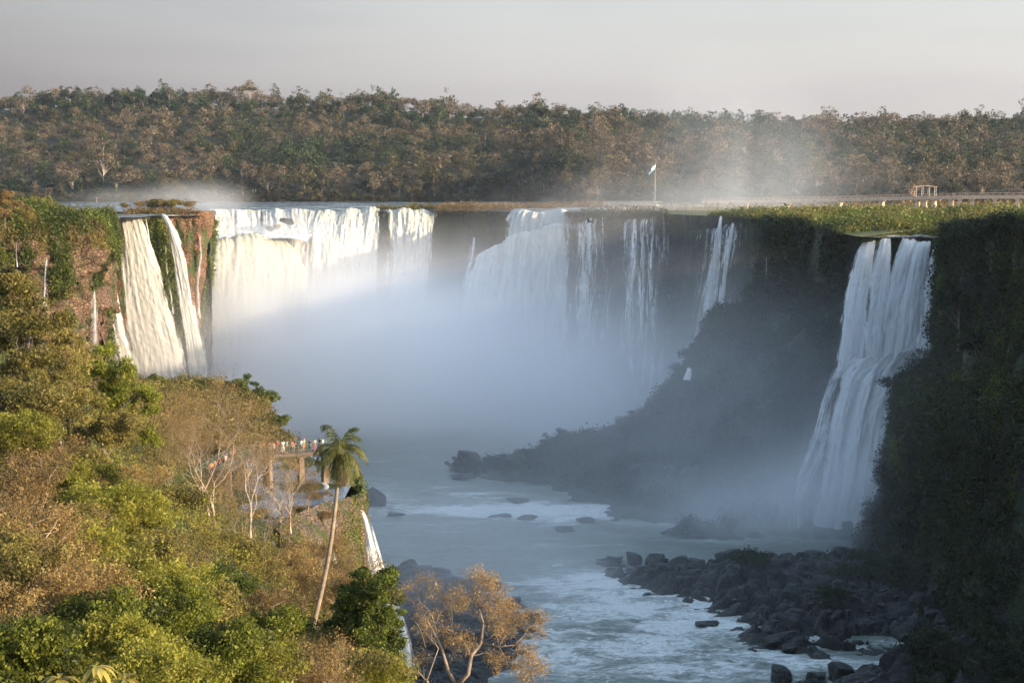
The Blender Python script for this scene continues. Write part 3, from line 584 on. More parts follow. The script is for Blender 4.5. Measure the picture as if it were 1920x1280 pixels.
# right falls: five strands onto the ledge, then the lower cascade
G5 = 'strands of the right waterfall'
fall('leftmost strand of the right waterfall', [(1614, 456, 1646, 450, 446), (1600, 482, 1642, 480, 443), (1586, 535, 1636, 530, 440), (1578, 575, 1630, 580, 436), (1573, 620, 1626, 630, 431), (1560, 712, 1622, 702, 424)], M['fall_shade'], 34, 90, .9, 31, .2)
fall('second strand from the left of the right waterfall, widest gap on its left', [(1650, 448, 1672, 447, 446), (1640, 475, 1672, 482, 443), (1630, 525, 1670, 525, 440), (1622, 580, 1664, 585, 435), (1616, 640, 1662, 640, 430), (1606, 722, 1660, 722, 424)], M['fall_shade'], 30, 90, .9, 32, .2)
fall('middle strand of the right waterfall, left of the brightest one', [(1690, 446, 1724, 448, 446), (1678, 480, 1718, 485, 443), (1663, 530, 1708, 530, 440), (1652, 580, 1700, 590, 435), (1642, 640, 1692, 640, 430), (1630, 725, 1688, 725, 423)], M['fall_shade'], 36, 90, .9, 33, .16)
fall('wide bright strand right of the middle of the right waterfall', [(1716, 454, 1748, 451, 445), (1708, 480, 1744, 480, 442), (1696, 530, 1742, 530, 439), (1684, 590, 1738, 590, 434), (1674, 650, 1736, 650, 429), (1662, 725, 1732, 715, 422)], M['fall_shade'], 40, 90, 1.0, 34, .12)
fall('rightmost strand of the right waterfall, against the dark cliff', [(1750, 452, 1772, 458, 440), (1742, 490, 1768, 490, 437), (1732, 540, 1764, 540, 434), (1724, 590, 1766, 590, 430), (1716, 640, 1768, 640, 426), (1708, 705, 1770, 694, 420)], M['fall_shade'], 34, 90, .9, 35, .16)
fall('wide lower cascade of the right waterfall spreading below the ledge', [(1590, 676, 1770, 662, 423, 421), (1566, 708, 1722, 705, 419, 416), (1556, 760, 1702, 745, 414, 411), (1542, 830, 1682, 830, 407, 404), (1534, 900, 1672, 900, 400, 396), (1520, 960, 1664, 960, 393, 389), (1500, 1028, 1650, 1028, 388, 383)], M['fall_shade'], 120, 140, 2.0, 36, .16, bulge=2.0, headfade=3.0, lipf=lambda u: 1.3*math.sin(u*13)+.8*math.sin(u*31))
fall('ragged left branch of the lower cascade running down over dark rock', [(1560, 690, 1590, 686, 424), (1540, 740, 1566, 745, 418), (1524, 790, 1560, 800, 412), (1504, 850, 1552, 850, 405), (1488, 900, 1528, 900, 399), (1474, 950, 1512, 950, 393), (1462, 1018, 1530, 1020, 388)], M['veil'], 44, 120, 1.2, 37, .25)
# near falls on the left terrace
fall('small white waterfall leaping off the terrace behind the palm', [(674, 954, 684, 958, 205), (678, 975, 694, 975, 204), (682, 1005, 704, 1005, 203), (685, 1035, 713, 1035, 202), (690, 1070, 724, 1070, 201), (712, 1130, 752, 1130, 200), (734, 1180, 766, 1180, 199), (744, 1230, 776, 1230, 198), (748, 1300, 786, 1300, 197)], M['fall_soft'], 50, 160, .8, 41, .45, bulge=.4)
fall('thin white spout in the shadowed notch of the brown rock', [(616, 1022, 624, 1022, 184), (620, 1050, 632, 1050, 181), (628, 1075, 640, 1075, 179), (634, 1105, 645, 1105, 177)], M['fall_soft'], 20, 60, .3, 42, .3, bulge=.2)
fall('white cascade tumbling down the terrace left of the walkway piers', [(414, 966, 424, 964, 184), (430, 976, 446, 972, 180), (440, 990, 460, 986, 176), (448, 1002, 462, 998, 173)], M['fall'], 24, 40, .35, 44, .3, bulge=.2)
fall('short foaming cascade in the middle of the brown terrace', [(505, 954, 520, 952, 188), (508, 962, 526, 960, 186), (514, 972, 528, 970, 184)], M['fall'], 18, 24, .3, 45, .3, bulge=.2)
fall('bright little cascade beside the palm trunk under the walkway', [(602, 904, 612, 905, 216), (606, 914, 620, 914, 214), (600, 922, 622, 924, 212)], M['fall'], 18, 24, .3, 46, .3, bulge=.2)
fall('broken white trickle down the rocks among the bushes', [(505, 1010, 514, 1010, 160), (512, 1030, 519, 1030, 158), (517, 1060, 524, 1060, 156), (518, 1090, 530, 1090, 154), (506, 1116, 522, 1116, 152)], M['veil'], 16, 60, .4, 47, .3, bulge=.2)
fall('glinting trickle left of the dark crack among the bushes', [(526, 1040, 531, 1040, 157), (528, 1060, 534, 1060, 156), (530, 1085, 538, 1085, 154)], M['veil'], 12, 40, .3, 48, .4, bulge=.1)

#==================================================================== BOULDERS
def boulder_mesh(seed, sub=3, flat=.7):
    import bmesh
    bm = bmesh.new(); bmesh.ops.create_icosphere(bm, subdivisions=sub, radius=1)
    co = np.array([v.co[:] for v in bm.verts]); nn = co.copy()
    rg = np.random.default_rng(seed)
    for _ in range(14):  # plane cuts give it facets
        d = rg.normal(size=3); d /= np.linalg.norm(d); h = rg.uniform(.35, .72); s = co@d; co = co-np.maximum(s-h, 0)[:, None]*d*.97
    co = co+nn*(fbm(co*1.2+seed, 3, seed)*.16+np.abs(fbm(co*3+seed, 3, seed+3))*.09)[:, None]; co[:, 2] *= flat
    for v, c in zip(bm.verts, co): v.co = c
    me = bpy.data.meshes.new('boulder'); bm.to_mesh(me); bm.free()
    return me
BM = [boulder_mesh(s) for s in range(6)]
for i, b in enumerate(BM): b.materials.append(M['rock_wet'])
def boulder(px, py, Y, rx, rz, label, group=None, i=None, dz=0.0, mat=None):
    q = P(px, py, Y) if Y else PZ(px, py, RIVER)
    if 1140 < px < 1600 and py < 1065: dz += .5; rx *= .78; rz *= .78
    r = random.Random(px*13+py)
    me = BM[(i if i is not None else r.randrange(6))]
    o = bpy.data.objects.new('boulder', me); COL.objects.link(o)
    o.location = (q[0], q[1], q[2]+dz); o.scale = (rx, rx*r.uniform(.8, 1.1), rz); o.rotation_euler = (0, 0, r.uniform(0, 6)); tag(o, label, 'boulder', group)
    if mat: o.material_slots[0].link = 'OBJECT'; o.material_slots[0].material = mat
    return o
boulder(1152, 1056, None, 5.2, 5.5, 'pointed dark boulder at the tip of the rocky spit', i=0)
boulder(1190, 1056, None, 4.2, 5.4, 'double humped boulder second from the tip of the spit', i=1)
boulder(1230, 1058, None, 4.8, 5.6, 'round topped boulder third from the tip of the spit', i=2)
boulder(1270, 1060, None, 3.6, 4.6, 'lower boulder left of the moss covered one', i=3)
boulder(1310, 1062, None, 4.0, 5.0, 'small boulder with moss left of the biggest green one', i=4)
boulder(1370, 1062, None, 6.6, 7.8, 'biggest boulder of the spit, capped with green moss', i=5)
boulder(1428, 1058, None, 2.8, 4.6, 'block shaped boulder right of the green one', i=0)
boulder(1476, 1056, None, 4.0, 5.2, 'rounded boulder standing alone against the spray pool', i=2)
boulder(1535, 1054, None, 6.0, 4.6, 'broad flat topped boulder before the falling water', i=3)
boulder(1585, 1048, None, 5.0, 4.6, 'low boulder where the spit joins the dark cliff', i=1)
boulder(1334, 1172, None, 3.3, 1.5, 'flat dark boulder lying in the white rapids', i=4, dz=.3)
boulder(1476, 1222, None, 2.2, 2.4, 'small boulder in the inlet below the spit', i=5)
boulder(1440, 1206, None, 3.6, 3.0, 'boulder at the lower corner of the spit', i=3)
boulder(1468, 1272, None, 3.3, 4.5, 'upright boulder at the bottom edge of the photo, left one', i=1)
boulder(1530, 1274, None, 4.0, 4.6, 'wide boulder at the bottom edge, second from the left', i=0)
boulder(1578, 1274, None, 4.0, 4.6, 'third boulder along the bottom edge of the inlet', i=5)
boulder(1640, 1272, None, 5.2, 5.0, 'boulder at the bottom edge beside the dark shrubs', i=2)
boulder(706, 944, None, 5.8, 9.0, 'dark boulder in the river right behind the terrace edge', i=2)
boulder(737, 966, None, 3.2, 3.6, 'small triangular boulder standing in the foam', i=0)
boulder(877, 862, 480, 5.0, 6.0, 'rounded rock at the far tip of the shaded slope', i=1)
boulder(871, 895, None, 5.0, 2.2, 'low rock awash below the tip of the shaded slope', i=3)
boulder(541, 414, 676, 3.8, 3.6, 'black boulder sticking out of the white rapids', i=4)
boulder(504, 428, 672, 3.2, 2.8, 'smaller dark boulder left in the white rapids', i=0)
boulder(520, 425, 673, 2.4, 1.8, 'pinkish low rock between the two rapids boulders', i=1, mat=M['rock_red'])
for px, py, rx, rz in ((786, 1074, 6, 6.5), (830, 1078, 5.5, 5.5), (880, 1096, 6.5, 7), (925, 1104, 5.5, 5.5), (960, 1130, 5, 5), (1000, 1160, 4.5, 4.6), (980, 1180, 5, 4.2), (1015, 1192, 3, 2.2), (900, 1170, 7, 5), (830, 1150, 7, 6), (760, 1120, 7, 7), (940, 1230, 6, 4.5), (860, 1240, 7, 5)):
    boulder(px, py, None, rx*.6, rz*.5, 'hazy dark boulder of the low reef in the river beyond the golden tree', 'boulders of the low river reef')
for px, py, rx, rz in ((930, 968, 4, .9), (985, 972, 5, .8), (1060, 992, 5, 1.0), (1100, 975, 5, .9), (975, 940, 5, .7), (1180, 1092, 3, 1.2)):
    boulder(px, py, None, rx, rz, 'low rock barely breaking the foam of the middle rapids', 'rocks awash in the middle rapids')
# rocky spit: low mound of broken rock
def poly_dist(X, Y, poly):
    """signed distance, positive inside"""
    d = np.full(X.shape, 1e9); ins = np.zeros(X.shape, bool); n = len(poly)
    for i in range(n):
        x1, y1 = poly[i]; x2, y2 = poly[(i+1) % n]; dx, dy = x2-x1, y2-y1
        t = np.clip(((X-x1)*dx+(Y-y1)*dy)/(dx*dx+dy*dy), 0, 1); d = np.minimum(d, np.hypot(X-x1-t*dx, Y-y1-t*dy))
        c = ((y1 > Y) != (y2 > Y)) & (X < (x2-x1)*(Y-y1)/(y2-y1+1e-12)+x1); ins ^= c
    return np.where(ins, d, -d)
def blocks(X, Y, cell, seed):
    """height of a field of tilted broken blocks"""
    bx, by = np.floor(X/cell).astype(int), np.floor(Y/cell).astype(int); d1 = np.full(X.shape, 1e9); d2 = d1.copy(); h = np.zeros(X.shape)
    for a in (-1, 0, 1):
        for b in (-1, 0, 1):
            gx_, gy_ = bx+a, by+b; z0 = 0*gx_
            ox, oy = _hash(gx_, gy_, z0, seed), _hash(gx_, gy_, z0, seed+1); qx, qy = (gx_+ox)*cell, (gy_+oy)*cell
            d = np.hypot(X-qx, Y-qy); hh = _hash(gx_, gy_, z0, seed+2)+((X-qx)*(_hash(gx_, gy_, z0, seed+3)-.5)+(Y-qy)*(_hash(gx_, gy_, z0, seed+4)-.5))/cell*1.2
            c = d < d1; d2 = np.where(c, d1, np.minimum(d2, d)); h = np.where(c, hh, h); d1 = np.where(c, d, d1)
    return h-np.clip(1-(d2-d1)/(cell*.22), 0, 1)*.55
def shelf(name, pixpoly, hmax, slope, amp, mat, seed, step=.5, extra=None):
    pl = [tuple(PZ(a, b, RIVER)[:2]) for a, b in pixpoly]+(extra or [])
    a = np.array(pl); xs = np.arange(a[:, 0].min()-3, a[:, 0].max()+3, step); ys = np.arange(a[:, 1].min()-3, a[:, 1].max()+3, step)
    X, Y = np.meshgrid(xs, ys, indexing='ij'); d = poly_dist(X, Y, pl)
    d = d+3.0*fbm(np.stack([X*.1, Y*.1, 0*X], -1), 3, seed)
    n1 = fbm(np.stack([X*.06, Y*.06, 0*X], -1), 4, seed+1); wx = X+2*fbm(np.stack([X*.15, Y*.15, 0*X], -1), 3, seed+7); wy = Y+2*fbm(np.stack([X*.15, Y*.15, 0*X+9], -1), 3, seed+8)
    Z = RIVER+np.clip(d*slope, -3, hmax)+np.clip(d*.25, 0, 1)*(n1*amp*1.5+(blocks(wx, wy, 6.5, seed)-.4)*amp*1.1+(blocks(wx, wy, 2.6, seed+20)-.4)*amp*.55)+.12*fbm(np.stack([X, Y, 0*X], -1), 2, seed)
    return np.stack([X, Y, Z], -1)
G_spit = shelf('', [(1112, 1048), (1135, 1085), (1190, 1105), (1260, 1128), (1320, 1150), (1380, 1175), (1425, 1212), (1500, 1232), (1620, 1230), (1720, 1215), (1950, 1190), (2000, 1060), (1700, 1025), (1600, 1040), (1480, 1050), (1350, 1056), (1200, 1052)], 3.6, .22, 2.2, None, 91)
tag(loft_obj('rocky_spit', G_spit[:, ::-1], M['rock_wet']), 'dark rocky spit below the right waterfall', 'rock', kind='structure')
G_bank = shelf('', [(1440, 1300), (1500, 1270), (1600, 1262), (1680, 1250), (1740, 1225), (1820, 1200), (2050, 1150), (2200, 1400), (1500, 1420)], 9, .45, 2.2, None, 95)
tag(loft_obj('river_bank', G_bank[:, ::-1], M['rock_wet']), 'dark bank in the bottom right corner', 'bank', kind='structure')
cover('bank_shrubs', G_bank[:, ::-1], 90000, .42, M['darkleaf'], 14, lambda p: (p[:, 2] > -72.5) & (fbm(p*.12, 3, 4) > -.35) & (p[:, 0] > 63), 2.4, 1, 'dark shrubs on the bank in the bottom right corner', 'shrubs', .2, .1)
G_reef = shelf('', [(735, 1062), (800, 1062), (860, 1082), (930, 1102), (1000, 1150), (1020, 1190), (960, 1240), (900, 1300), (800, 1420), (700, 1400), (700, 1100)], 1.6, .2, 1.1, None, 97)
tag(loft_obj('rocky_reef', G_reef[:, ::-1], M['rock_wet']), 'low hazy reef beyond the golden tree', 'rock', kind='structure')
rb = random.Random(4); k_ = 0
while k_ < 60:
    px, py = rb.uniform(1140, 1900), rb.uniform(1045, 1225)
    if py > 1060+(px-1140)*.55 or py > 1228-(px > 1650)*25: continue
    c = PZ(px, py, RIVER+3.5); s_ = rb.uniform(.5, 1.5)*(1.5 if rb.random() < .15 else 1)
    o = bpy.data.objects.new('boulder', BM[rb.randrange(6)]); COL.objects.link(o); o.location = (c[0], c[1], RIVER+min(3.6, .22*(c[1]-PZ(px, 1060+(px-1140)*.5, RIVER)[1]+4))+rb.uniform(0, 1.2)); o.scale = (s_, s_*rb.uniform(.7, 1), s_*rb.uniform(.7, 1)); o.rotation_euler = (rb.uniform(-.3, .3), rb.uniform(-.3, .3), rb.uniform(0, 6))
    tag(o, 'dark rough boulder lying on the rocky spit among many alike', 'boulder', 'boulders strewn over the rocky spit'); k_ += 1
def lumpy_mask(p): return (fbm(p*.1, 3, 77) > .12)
cover('spit_moss', G_spit[:, ::-1], 50000, .4, M['darkleaf'], 15, lambda p: lumpy_mask(p) & (p[:, 2] > -71), .6, 1, 'thin moss and weeds on the rocky spit', 'moss', .2, .0)

#==================================================================== FAR FOREST
def ridge_z(X, Y):  # forest floor
    px = X/Y*F+960
    top = 15+np.interp(px, [-200, 0, 200, 440, 600, 700, 870, 1000, 1200, 1400, 1600, 1920, 2200], [190, 190, 178, 180, 192, 185, 203, 206, 219, 229, 231, 226, 226])
    zr = (8+1500*(358-top)/F)-13
    bank = np.where(px > 1010, np.interp(px, [1010, 1080, 2200], [1205, 1010, 940]), 1212)
    t = np.clip((Y-bank)/(1500-bank), 0, 1.25)
    return np.where(Y < bank, -1.0, 1.0+zr*np.minimum(t, 1)**.92+(t > 1)*0+10.0*np.clip((t-.75)/.2, 0, 1)), bank
X, Y = np.meshgrid(np.linspace(-900, 1000, 150), np.linspace(900, 1900, 110), indexing='ij'); Z, _ = ridge_z(X, Y)
M['forest_floor'] = plain('forest_floor', (.035, .035, .018), .9, .3, .05)
tag(loft_obj('hills', np.stack([X, Y, Z], -1)[:, ::-1], M['forest_floor']), kind='structure')
FT = []
rngf = np.random.default_rng(5)
def far_proto(kind, seed):
    r = np.random.default_rng(seed)
    if kind == 'brown':
        H = r.uniform(15, 19); lob = [(r.normal()*2.4, r.normal()*2.4, H*r.uniform(.35, .85), r.uniform(2.6, 4.2), r.uniform(2.6, 4.2), r.uniform(2.2, 4)) for _ in range(7)]
        return proto_tree(M['far_brown'], M['bark_pale'], lob, 1100, .8, seed, 34, .42, .42, (0, 0, -2), (0, 0, H*.72), shell=.5, nl=22)
    if kind == 'flat':
        H = 21; lob = [(r.normal()*4, r.normal()*4, H*.85, 4.5, 4.5, 1.6) for _ in range(5)]
        return proto_tree(M['far_olive'], M['bark_pale'], lob, 900, .75, seed, 60, .25, .4, (0, 0, -2), (0, 0, H*.82), shell=.6, nl=16)
    H = r.uniform(14, 19); n = 6 if kind == 'green' else 7
    lob = [(r.normal()*2.2, r.normal()*2.2, H*(.12+.7*r.random()), r.uniform(2.6, 4.2), r.uniform(2.6, 4.2), r.uniform(2.4, 4.6)) for _ in range(n+3)]
    return proto_tree(M['far_green' if kind == 'green' else 'far_olive'], M['bark'], lob, 1500, .9, seed, 36, .42, .45, (0, 0, -2), (0, 0, H*.6), nl=6)
FP = {k: [far_proto(k, 100+i*7+len(k)) for i in range(4)] for k in ('green', 'olive', 'brown')}; FP['flat'] = [far_proto('flat', 300)]
# positions over the slope, thinned to crown spacing
pos = []
cell = {}
tries = 0
for _ in range(80000):
    Yf = rngf.uniform(930, 1560); pxf = rngf.uniform(-60, 1980); Xf = (pxf-960)/F*Yf
    z, bk = ridge_z(np.array([Xf]), np.array([Yf])); 
    if Yf < bk[0]+1: continue
    key = (int(Xf//8.2), int(Yf//10.6))
    if any((abs(a-Xf) < 8 and abs(b-Yf) < 10.5) for dx in (-1, 0, 1) for dy in (-1, 0, 1) for a, b in cell.get((key[0]+dx, key[1]+dy), ())): continue
    cell.setdefault(key, []).append((Xf, Yf)); pos.append((Xf, Yf, float(z[0]), pxf, float(bk[0])))
pos = np.array(pos)
front = (pos[:, 1]-pos[:, 4]) < 26
sky_ = (pos[:, 1] > 1468) & (pos[:, 1] < 1512)
sc_ = rngf.random(len(pos))+front*.62+sky_*.5
order = np.argsort(-sc_)
LABK = {'green': 'dark green leafy forest tree', 'olive': 'olive leafed bushy forest tree', 'brown': 'bare greyish brown forest tree'}
stuffV = {'green': [], 'olive': [], 'brown': []}
nind = 0
for rank, idx in enumerate(order):
    Xf, Yf, z, pxf, bk = pos[idx]
    h = fbm(np.array([[Xf*.012, Yf*.02, 3]]), 3, 9)[0]+rngf.normal()*.32
    kind = 'green' if h < -.10 else ('olive' if h < .18 else 'brown')
    if pxf > 1000 and Yf < 1150: kind = 'olive' if rngf.random() < .4 else 'brown'
    if 560 < pxf < 1010 and Yf-bk < 40: kind = rngf.choice(['olive', 'brown', 'olive'])
    s = rngf.choice([.7, .85, 1.0, 1.15, 1.4], p=[.22, .28, .27, .17, .06])*rngf.uniform(.9, 1.1)*(1.0 if Yf > 1150 else .85); sz = s*rngf.uniform(.8, 1.3)
    if pxf > 380 and pxf < 850 and Yf-bk < 30: s *= 1.15
    if nind < 292:
        zone = 'left third' if pxf < 640 else ('middle third' if pxf < 1280 else 'right third')
        where = 'on the far riverbank' if Yf-bk < 26 else ('on the skyline ridge' if Yf > 1468 else 'standing tall on the far slope')
        lab = f"{LABK[kind]} {where}, {zone} of the photo"
        tp = FP[kind][rngf.integers(4)]
        if where.startswith('standing'): sz *= 1.15
        if where.startswith('on the sky'): s = min(s, 1.15); sz = min(sz, 1.2)
        plant('forest_tree', tp, (Xf, Yf, z-2.5), s, rngf.uniform(0, 6.28), lab, 'tree', f"{kind} trees {where} {zone}", sz); nind += 1
    else:
        stuffV[kind].append((Xf, Yf, z-2, s, sz, rngf.uniform(0, 6.28), rngf.integers(4)))
for pxb in np.arange(-60, 1980, 7.0):
    for row in (0, 7):
        pb = pxb+rngf.uniform(-4, 4); bk = float(ridge_z(np.array([(pb-960)/F*1100.]), np.array([1100.]))[1][0]) if pb > 1010 else 1212.0
        Yb = bk+1+row+rngf.uniform(0, 4); stuffV[rngf.choice(['olive', 'green', 'brown', 'olive'])].append(((pb-960)/F*Yb, Yb, -1.5, rngf.uniform(.4, .65), rngf.uniform(.35, .6), rngf.uniform(0, 6.28), rngf.integers(4)))
# a few landmark trees of the skyline
for px, py, Yl, k, i, s, lab in ((218, 162, 1490, 'green', 1, 1.25, 'tall round-headed tree highest on the skyline at the left'), (150, 170, 1485, 'green', 2, 1.2, 'dark ragged tree on the skyline left of the round-headed one'),
                         (468, 172, 1490, 'flat', 0, 1.15, 'umbrella shaped pale tree on the skyline'), (1020, 196, 1490, 'green', 0, 1.1, 'dark dome tree on the skyline in the middle'), (1610, 224, 1480, 'green', 3, .9, 'dark flat-headed tree on the right skyline')):
    q = P(px, py, Yl); H = 16.5*s
    plant('forest_tree', FP[k][i], (q[0], q[1], q[2]-H), s, 1.0, lab, 'tree')
Vs, Fs, Ts, mats_, nv0 = [], [], [], [], 0
kinds = ['green', 'olive', 'brown']
def mesh_arrays(me):
    v = np.empty(len(me.vertices)*3, np.float32); me.vertices.foreach_get('co', v)
    l = np.empty(len(me.loops), np.int32); me.loops.foreach_get('vertex_index', l)
    t = np.empty(len(me.polygons), np.float32); me.attributes['tint'].data.foreach_get('value', t)
    return v.reshape(-1, 3), l.reshape(-1, 4), t
for ki, kd in enumerate(kinds):
    arr = [mesh_arrays(p.crown) for p in FP[kd]]
    for (x, y, z, s, sz, a, w) in stuffV[kd]:
        v, f, t = arr[w]; m = rngf.random(len(t)) < .6; f = f[m]; t = t[m]; used = f.ravel(); v = v[used]; f = np.arange(len(used)).reshape(-1, 4)
        c_, s_ = math.cos(a), math.sin(a)
        vv = np.stack([(v[:, 0]*c_-v[:, 1]*s_)*s*1.1+x, (v[:, 0]*s_+v[:, 1]*c_)*s*1.1+y, v[:, 2]*sz+z], 1)
        Vs.append(vv); Fs.append(f+nv0); nv0 += len(vv); Ts.append(np.clip(t+rngf.normal()*.15, 0, 1)); mats_.append(np.full(len(t), ki))
me = mesh_np('forest', np.vstack(Vs), np.vstack(Fs), attrs={'tint': ('FACE', np.concatenate(Ts))})
for kd in kinds: me.materials.append(M['far_'+kd])
me.polygons.foreach_set('material_index', np.concatenate(mats_).astype(np.int32))
tag(link('forest', me), 'dense mixed forest filling the far slope', 'forest', kind='stuff')
print('FOREST', len(pos), nind, nv0)

# --- vegetation of the plateau rim at the right
pm = (pxlip > 1110) & (lip[:, 1] > 240); ia, ib = np.where(pm)[0][0], np.where(pm & (lip[:, 1] > 300))[0][-1]
G_pr = G_pl[ia:ib+1, :].copy()
def mk_rim(p):
    st = ((p[:, 0]/p[:, 1]*F+960) > 1590) & ((p[:, 0]/p[:, 1]*F+960) < 1785) & (p[:, 1] < 448.5)
    return (p[:, 1] < 900) & ~st & (fbm(p*.05, 3, 13) > -.5)
cover('plateau_shrubs', G_pr[:, :18], 150000, .5, M['olive'], 20, lambda p: mk_rim(p) & (p[:, 1] < 560), 3.0, 1, 'olive and brownish shrubs among the green ones above the right cliff', 'shrubs', .12, .0)
cover('plateau_shrubs', G_pr[:, :18], 230000, .55, M['moss'], 16, lambda p: mk_rim(p) & (p[:, 1] < 560), 2.6, 1, 'green and yellowish shrubs carpeting the plateau above the right cliff', 'shrubs', .1, .0)
cover('plateau_shrubs', G_pr[:, 4:], 120000, .7, M['olive'], 19, lambda p: (p[:, 1] > 500) & (p[:, 1] < 640), 1.0, 1, 'low pale green cover on the flat of the right plateau', 'shrubs', .1, .0)
cover('plateau_shrubs', G_pr[:, 10:], 90000, .9, M['tan'], 17, lambda p: (p[:, 1] > 560) & (p[:, 1] < 900) & (fbm(p*.04, 3, 14) > -.1), 1.2, 1, 'brown reeds and shrubs below the concrete walkway', 'reeds', .08, .0)
# low islets of rock and grass at the rim of the back wall
def islet(px0, px1, Y, z, hgt, label, nm='islet', mat='rock_dark', leaf='tan', nleaf=9000, dep=9):
    a, b = XY(px0, Y, 0)[0], XY(px1, Y, 0)[0]; n = 60; u = np.linspace(0, 1, n); v = np.linspace(-1, 1, 16)
    U, Vv = np.meshgrid(u, v, indexing='ij'); X = a+(b-a)*U; Yy = Y+Vv*dep
    Z = z+hgt*np.sin(U*math.pi)**.5*np.clip(1-Vv**2, 0, 1)*(.6+.7*fbm(np.stack([X*.12, Yy*.12, 0*X], -1), 3, px0))-.5
    G = np.stack([X, Yy, Z], -1); G = G[:, ::-1]
    o = loft_obj(nm, G, M[mat]); tag(o, label, 'islet')
    if leaf:
        l = cover('foliage', G, nleaf, .5, M[leaf], px0, None, hgt*.9, 1 if grid_normals(G)[5, 5, 2] > 0 else -1, lump=.25, droop=-.4); l.parent = o
        del l['kind']
    return o
islet(706, 872, 703, .3, 1.6, 'flat grassy islet at the edge of the back waterfall', leaf='olive')
islet(820, 960, 691, .2, 2.4, 'brown rocky islet above the dark centre of the far cliff', 'islet', 'rock_red', 'tan', 12000)
islet(880, 1040, 760, .2, 2.0, 'low brown islet in the river behind the upper cascade', 'islet', 'rock_red', 'tan', 8000)
islet(1020, 1240, 800, .3, 2.4, 'long reed covered islet before the far viewing platform', 'islet', 'rock_red', 'tan', 9000)
islet(160, 262, 575, .1, .9, 'flat bare rock islet upstream of the left falls', 'islet', 'rock_red', None)
islet(246, 372, 566, .3, 1.5, 'islet of dry bushes on top of the red rock', 'islet', 'rock_red', 'tan', 9000, 7)
islet(1060, 1090, 640, .3, 1.0, 'bare dark rock beside the upper cascade', 'islet', 'rock_dark', None)
for px, Yi, w in ((200, 640, 6), (505, 720, 3), (560, 730, 8), (620, 760, 7), (470, 760, 5), (690, 740, 4)):
    islet(px-w, px+w, Yi, 0, 1.0, 'small dark rock just above the water of the upper river', 'islet', 'rock_dark', None, dep=2)['group'] = 'small rocks in the upper river'

#==================================================================== UPPER WALKWAY, SHELTER, FLAG, BIRD
M['concrete'] = plain('concrete', (.62, .43, .31), .8, .2, .8)
M['steel'] = plain('steel', (.45, .45, .44), .5, .15, 2, metal=.3)
M['rail_green'] = plain('rail_green', (.10, .14, .11), .6, .2, 2)
M['deck_brown'] = plain('deck_brown', (.085, .06, .045), .8, .3, 1.5)
M['pier_brown'] = plain('pier_brown', (.17, .115, .08), .85, .3, .6, .5)
def walkway_span(pts, label, name='footbridge', w=2.2, th=.9, rail=1.15, piers=(), pw=1.2, base=None, mats=('concrete', 'steel', 'concrete'), posts=2.0, pr=.05, bars=3, curb=.0, pf=.42):
    """pts: deck centre line; parts: deck, railing (two), pier"""
    pts = [np.array(p, float) for p in pts]; root = empty(name, pts[0]); o0 = pts[0]
    tag(root, label, 'footbridge')
    L = [p-o0 for p in pts]; side = []
    for i in range(len(L)):
        t = L[min(i+1, len(L)-1)]-L[max(i-1, 0)]; s = np.array([t[1], -t[0], 0]); side.append(s/np.linalg.norm(s))
    mb = MB()
    for i in range(len(L)-1):
        a, b, sa, sb = L[i], L[i+1], side[i]*w/2, side[i+1]*w/2; dz = np.array([0, 0, th])
        mb.quadbox([a-sa-dz, a+sa-dz, b+sb-dz, b-sb-dz, a-sa, a+sa, b+sb, b-sb])
    mb.build('deck', M[mats[0]], root)
    for sg in (-1, 1):
        mb = MB(); edge = [L[i]+side[i]*sg*w*.47 for i in range(len(L))]
        for k in range(bars):
            z = rail*(k+1)/bars; mb.tube([e+np.array([0, 0, z]) for e in edge], pr if k == bars-1 else pr*.7, 5)
        for i in range(len(L)-1):
            n = max(1, int(np.linalg.norm(edge[i+1]-edge[i])/posts))
            for j in range(n):
                e = edge[i]+(edge[i+1]-edge[i])*j/n; mb.tube([e, e+np.array([0, 0, rail])], pr*.8, 5)
        if curb:
            for i in range(len(L)-1):
                a, b, s = edge[i], edge[i+1], side[i]*.08; mb.quadbox([a-s, a+s, b+s, b-s, a-s+[0, 0, curb], a+s+[0, 0, curb], b+s+[0, 0, curb], b-s+[0, 0, curb]])
        mb.build('railing', M[mats[1]], root)
    for f, zb in piers:
        k = f*(len(L)-1); i = min(int(k), len(L)-2); c = L[i]+(L[i+1]-L[i])*(k-i); top = c[2]-th+.02; bot = zb-o0[2]; s = side[i]*w*pf; t = np.cross(side[i], (0, 0, 1))*pw/2
        mb = MB(); q = np.array([c[0], c[1], 0])
        lo, hi = np.array([0, 0, bot]), np.array([0, 0, top])
        mb.quadbox([q-s*1.1-t*1.15+lo, q+s*1.1-t*1.15+lo, q+s*1.1+t*1.15+lo, q-s*1.1+t*1.15+lo, q-s*.8-t*.8+hi*.999-[0, 0, .35], q+s*.8-t*.8+hi-[0, 0, .35], q+s*.8+t*.8+hi-[0, 0, .35], q-s*.8+t*.8+hi-[0, 0, .35]])
        mb.quadbox([q-s*1.1-t*1.6+hi-[0, 0, .35], q+s*1.1-t*1.6+hi-[0, 0, .35], q+s*1.1+t*1.6+hi-[0, 0, .35], q-s*1.1+t*1.6+hi-[0, 0, .35], q-s*1.1-t*1.6+hi-[0, 0, .004], q+s*1.1-t*1.6+hi-[0, 0, .004], q+s*1.1+t*1.6+hi-[0, 0, .004], q-s*1.1+t*1.6+hi-[0, 0, .004]])
        mb.build('pier', M[mats[2]], root)
    return root
wp = [P(1318, 378, 660), P(1400, 377, 650), P(1560, 374, 625), P(1720, 370, 600), P(1800, 368.5, 590), P(1990, 367.5, 575)]
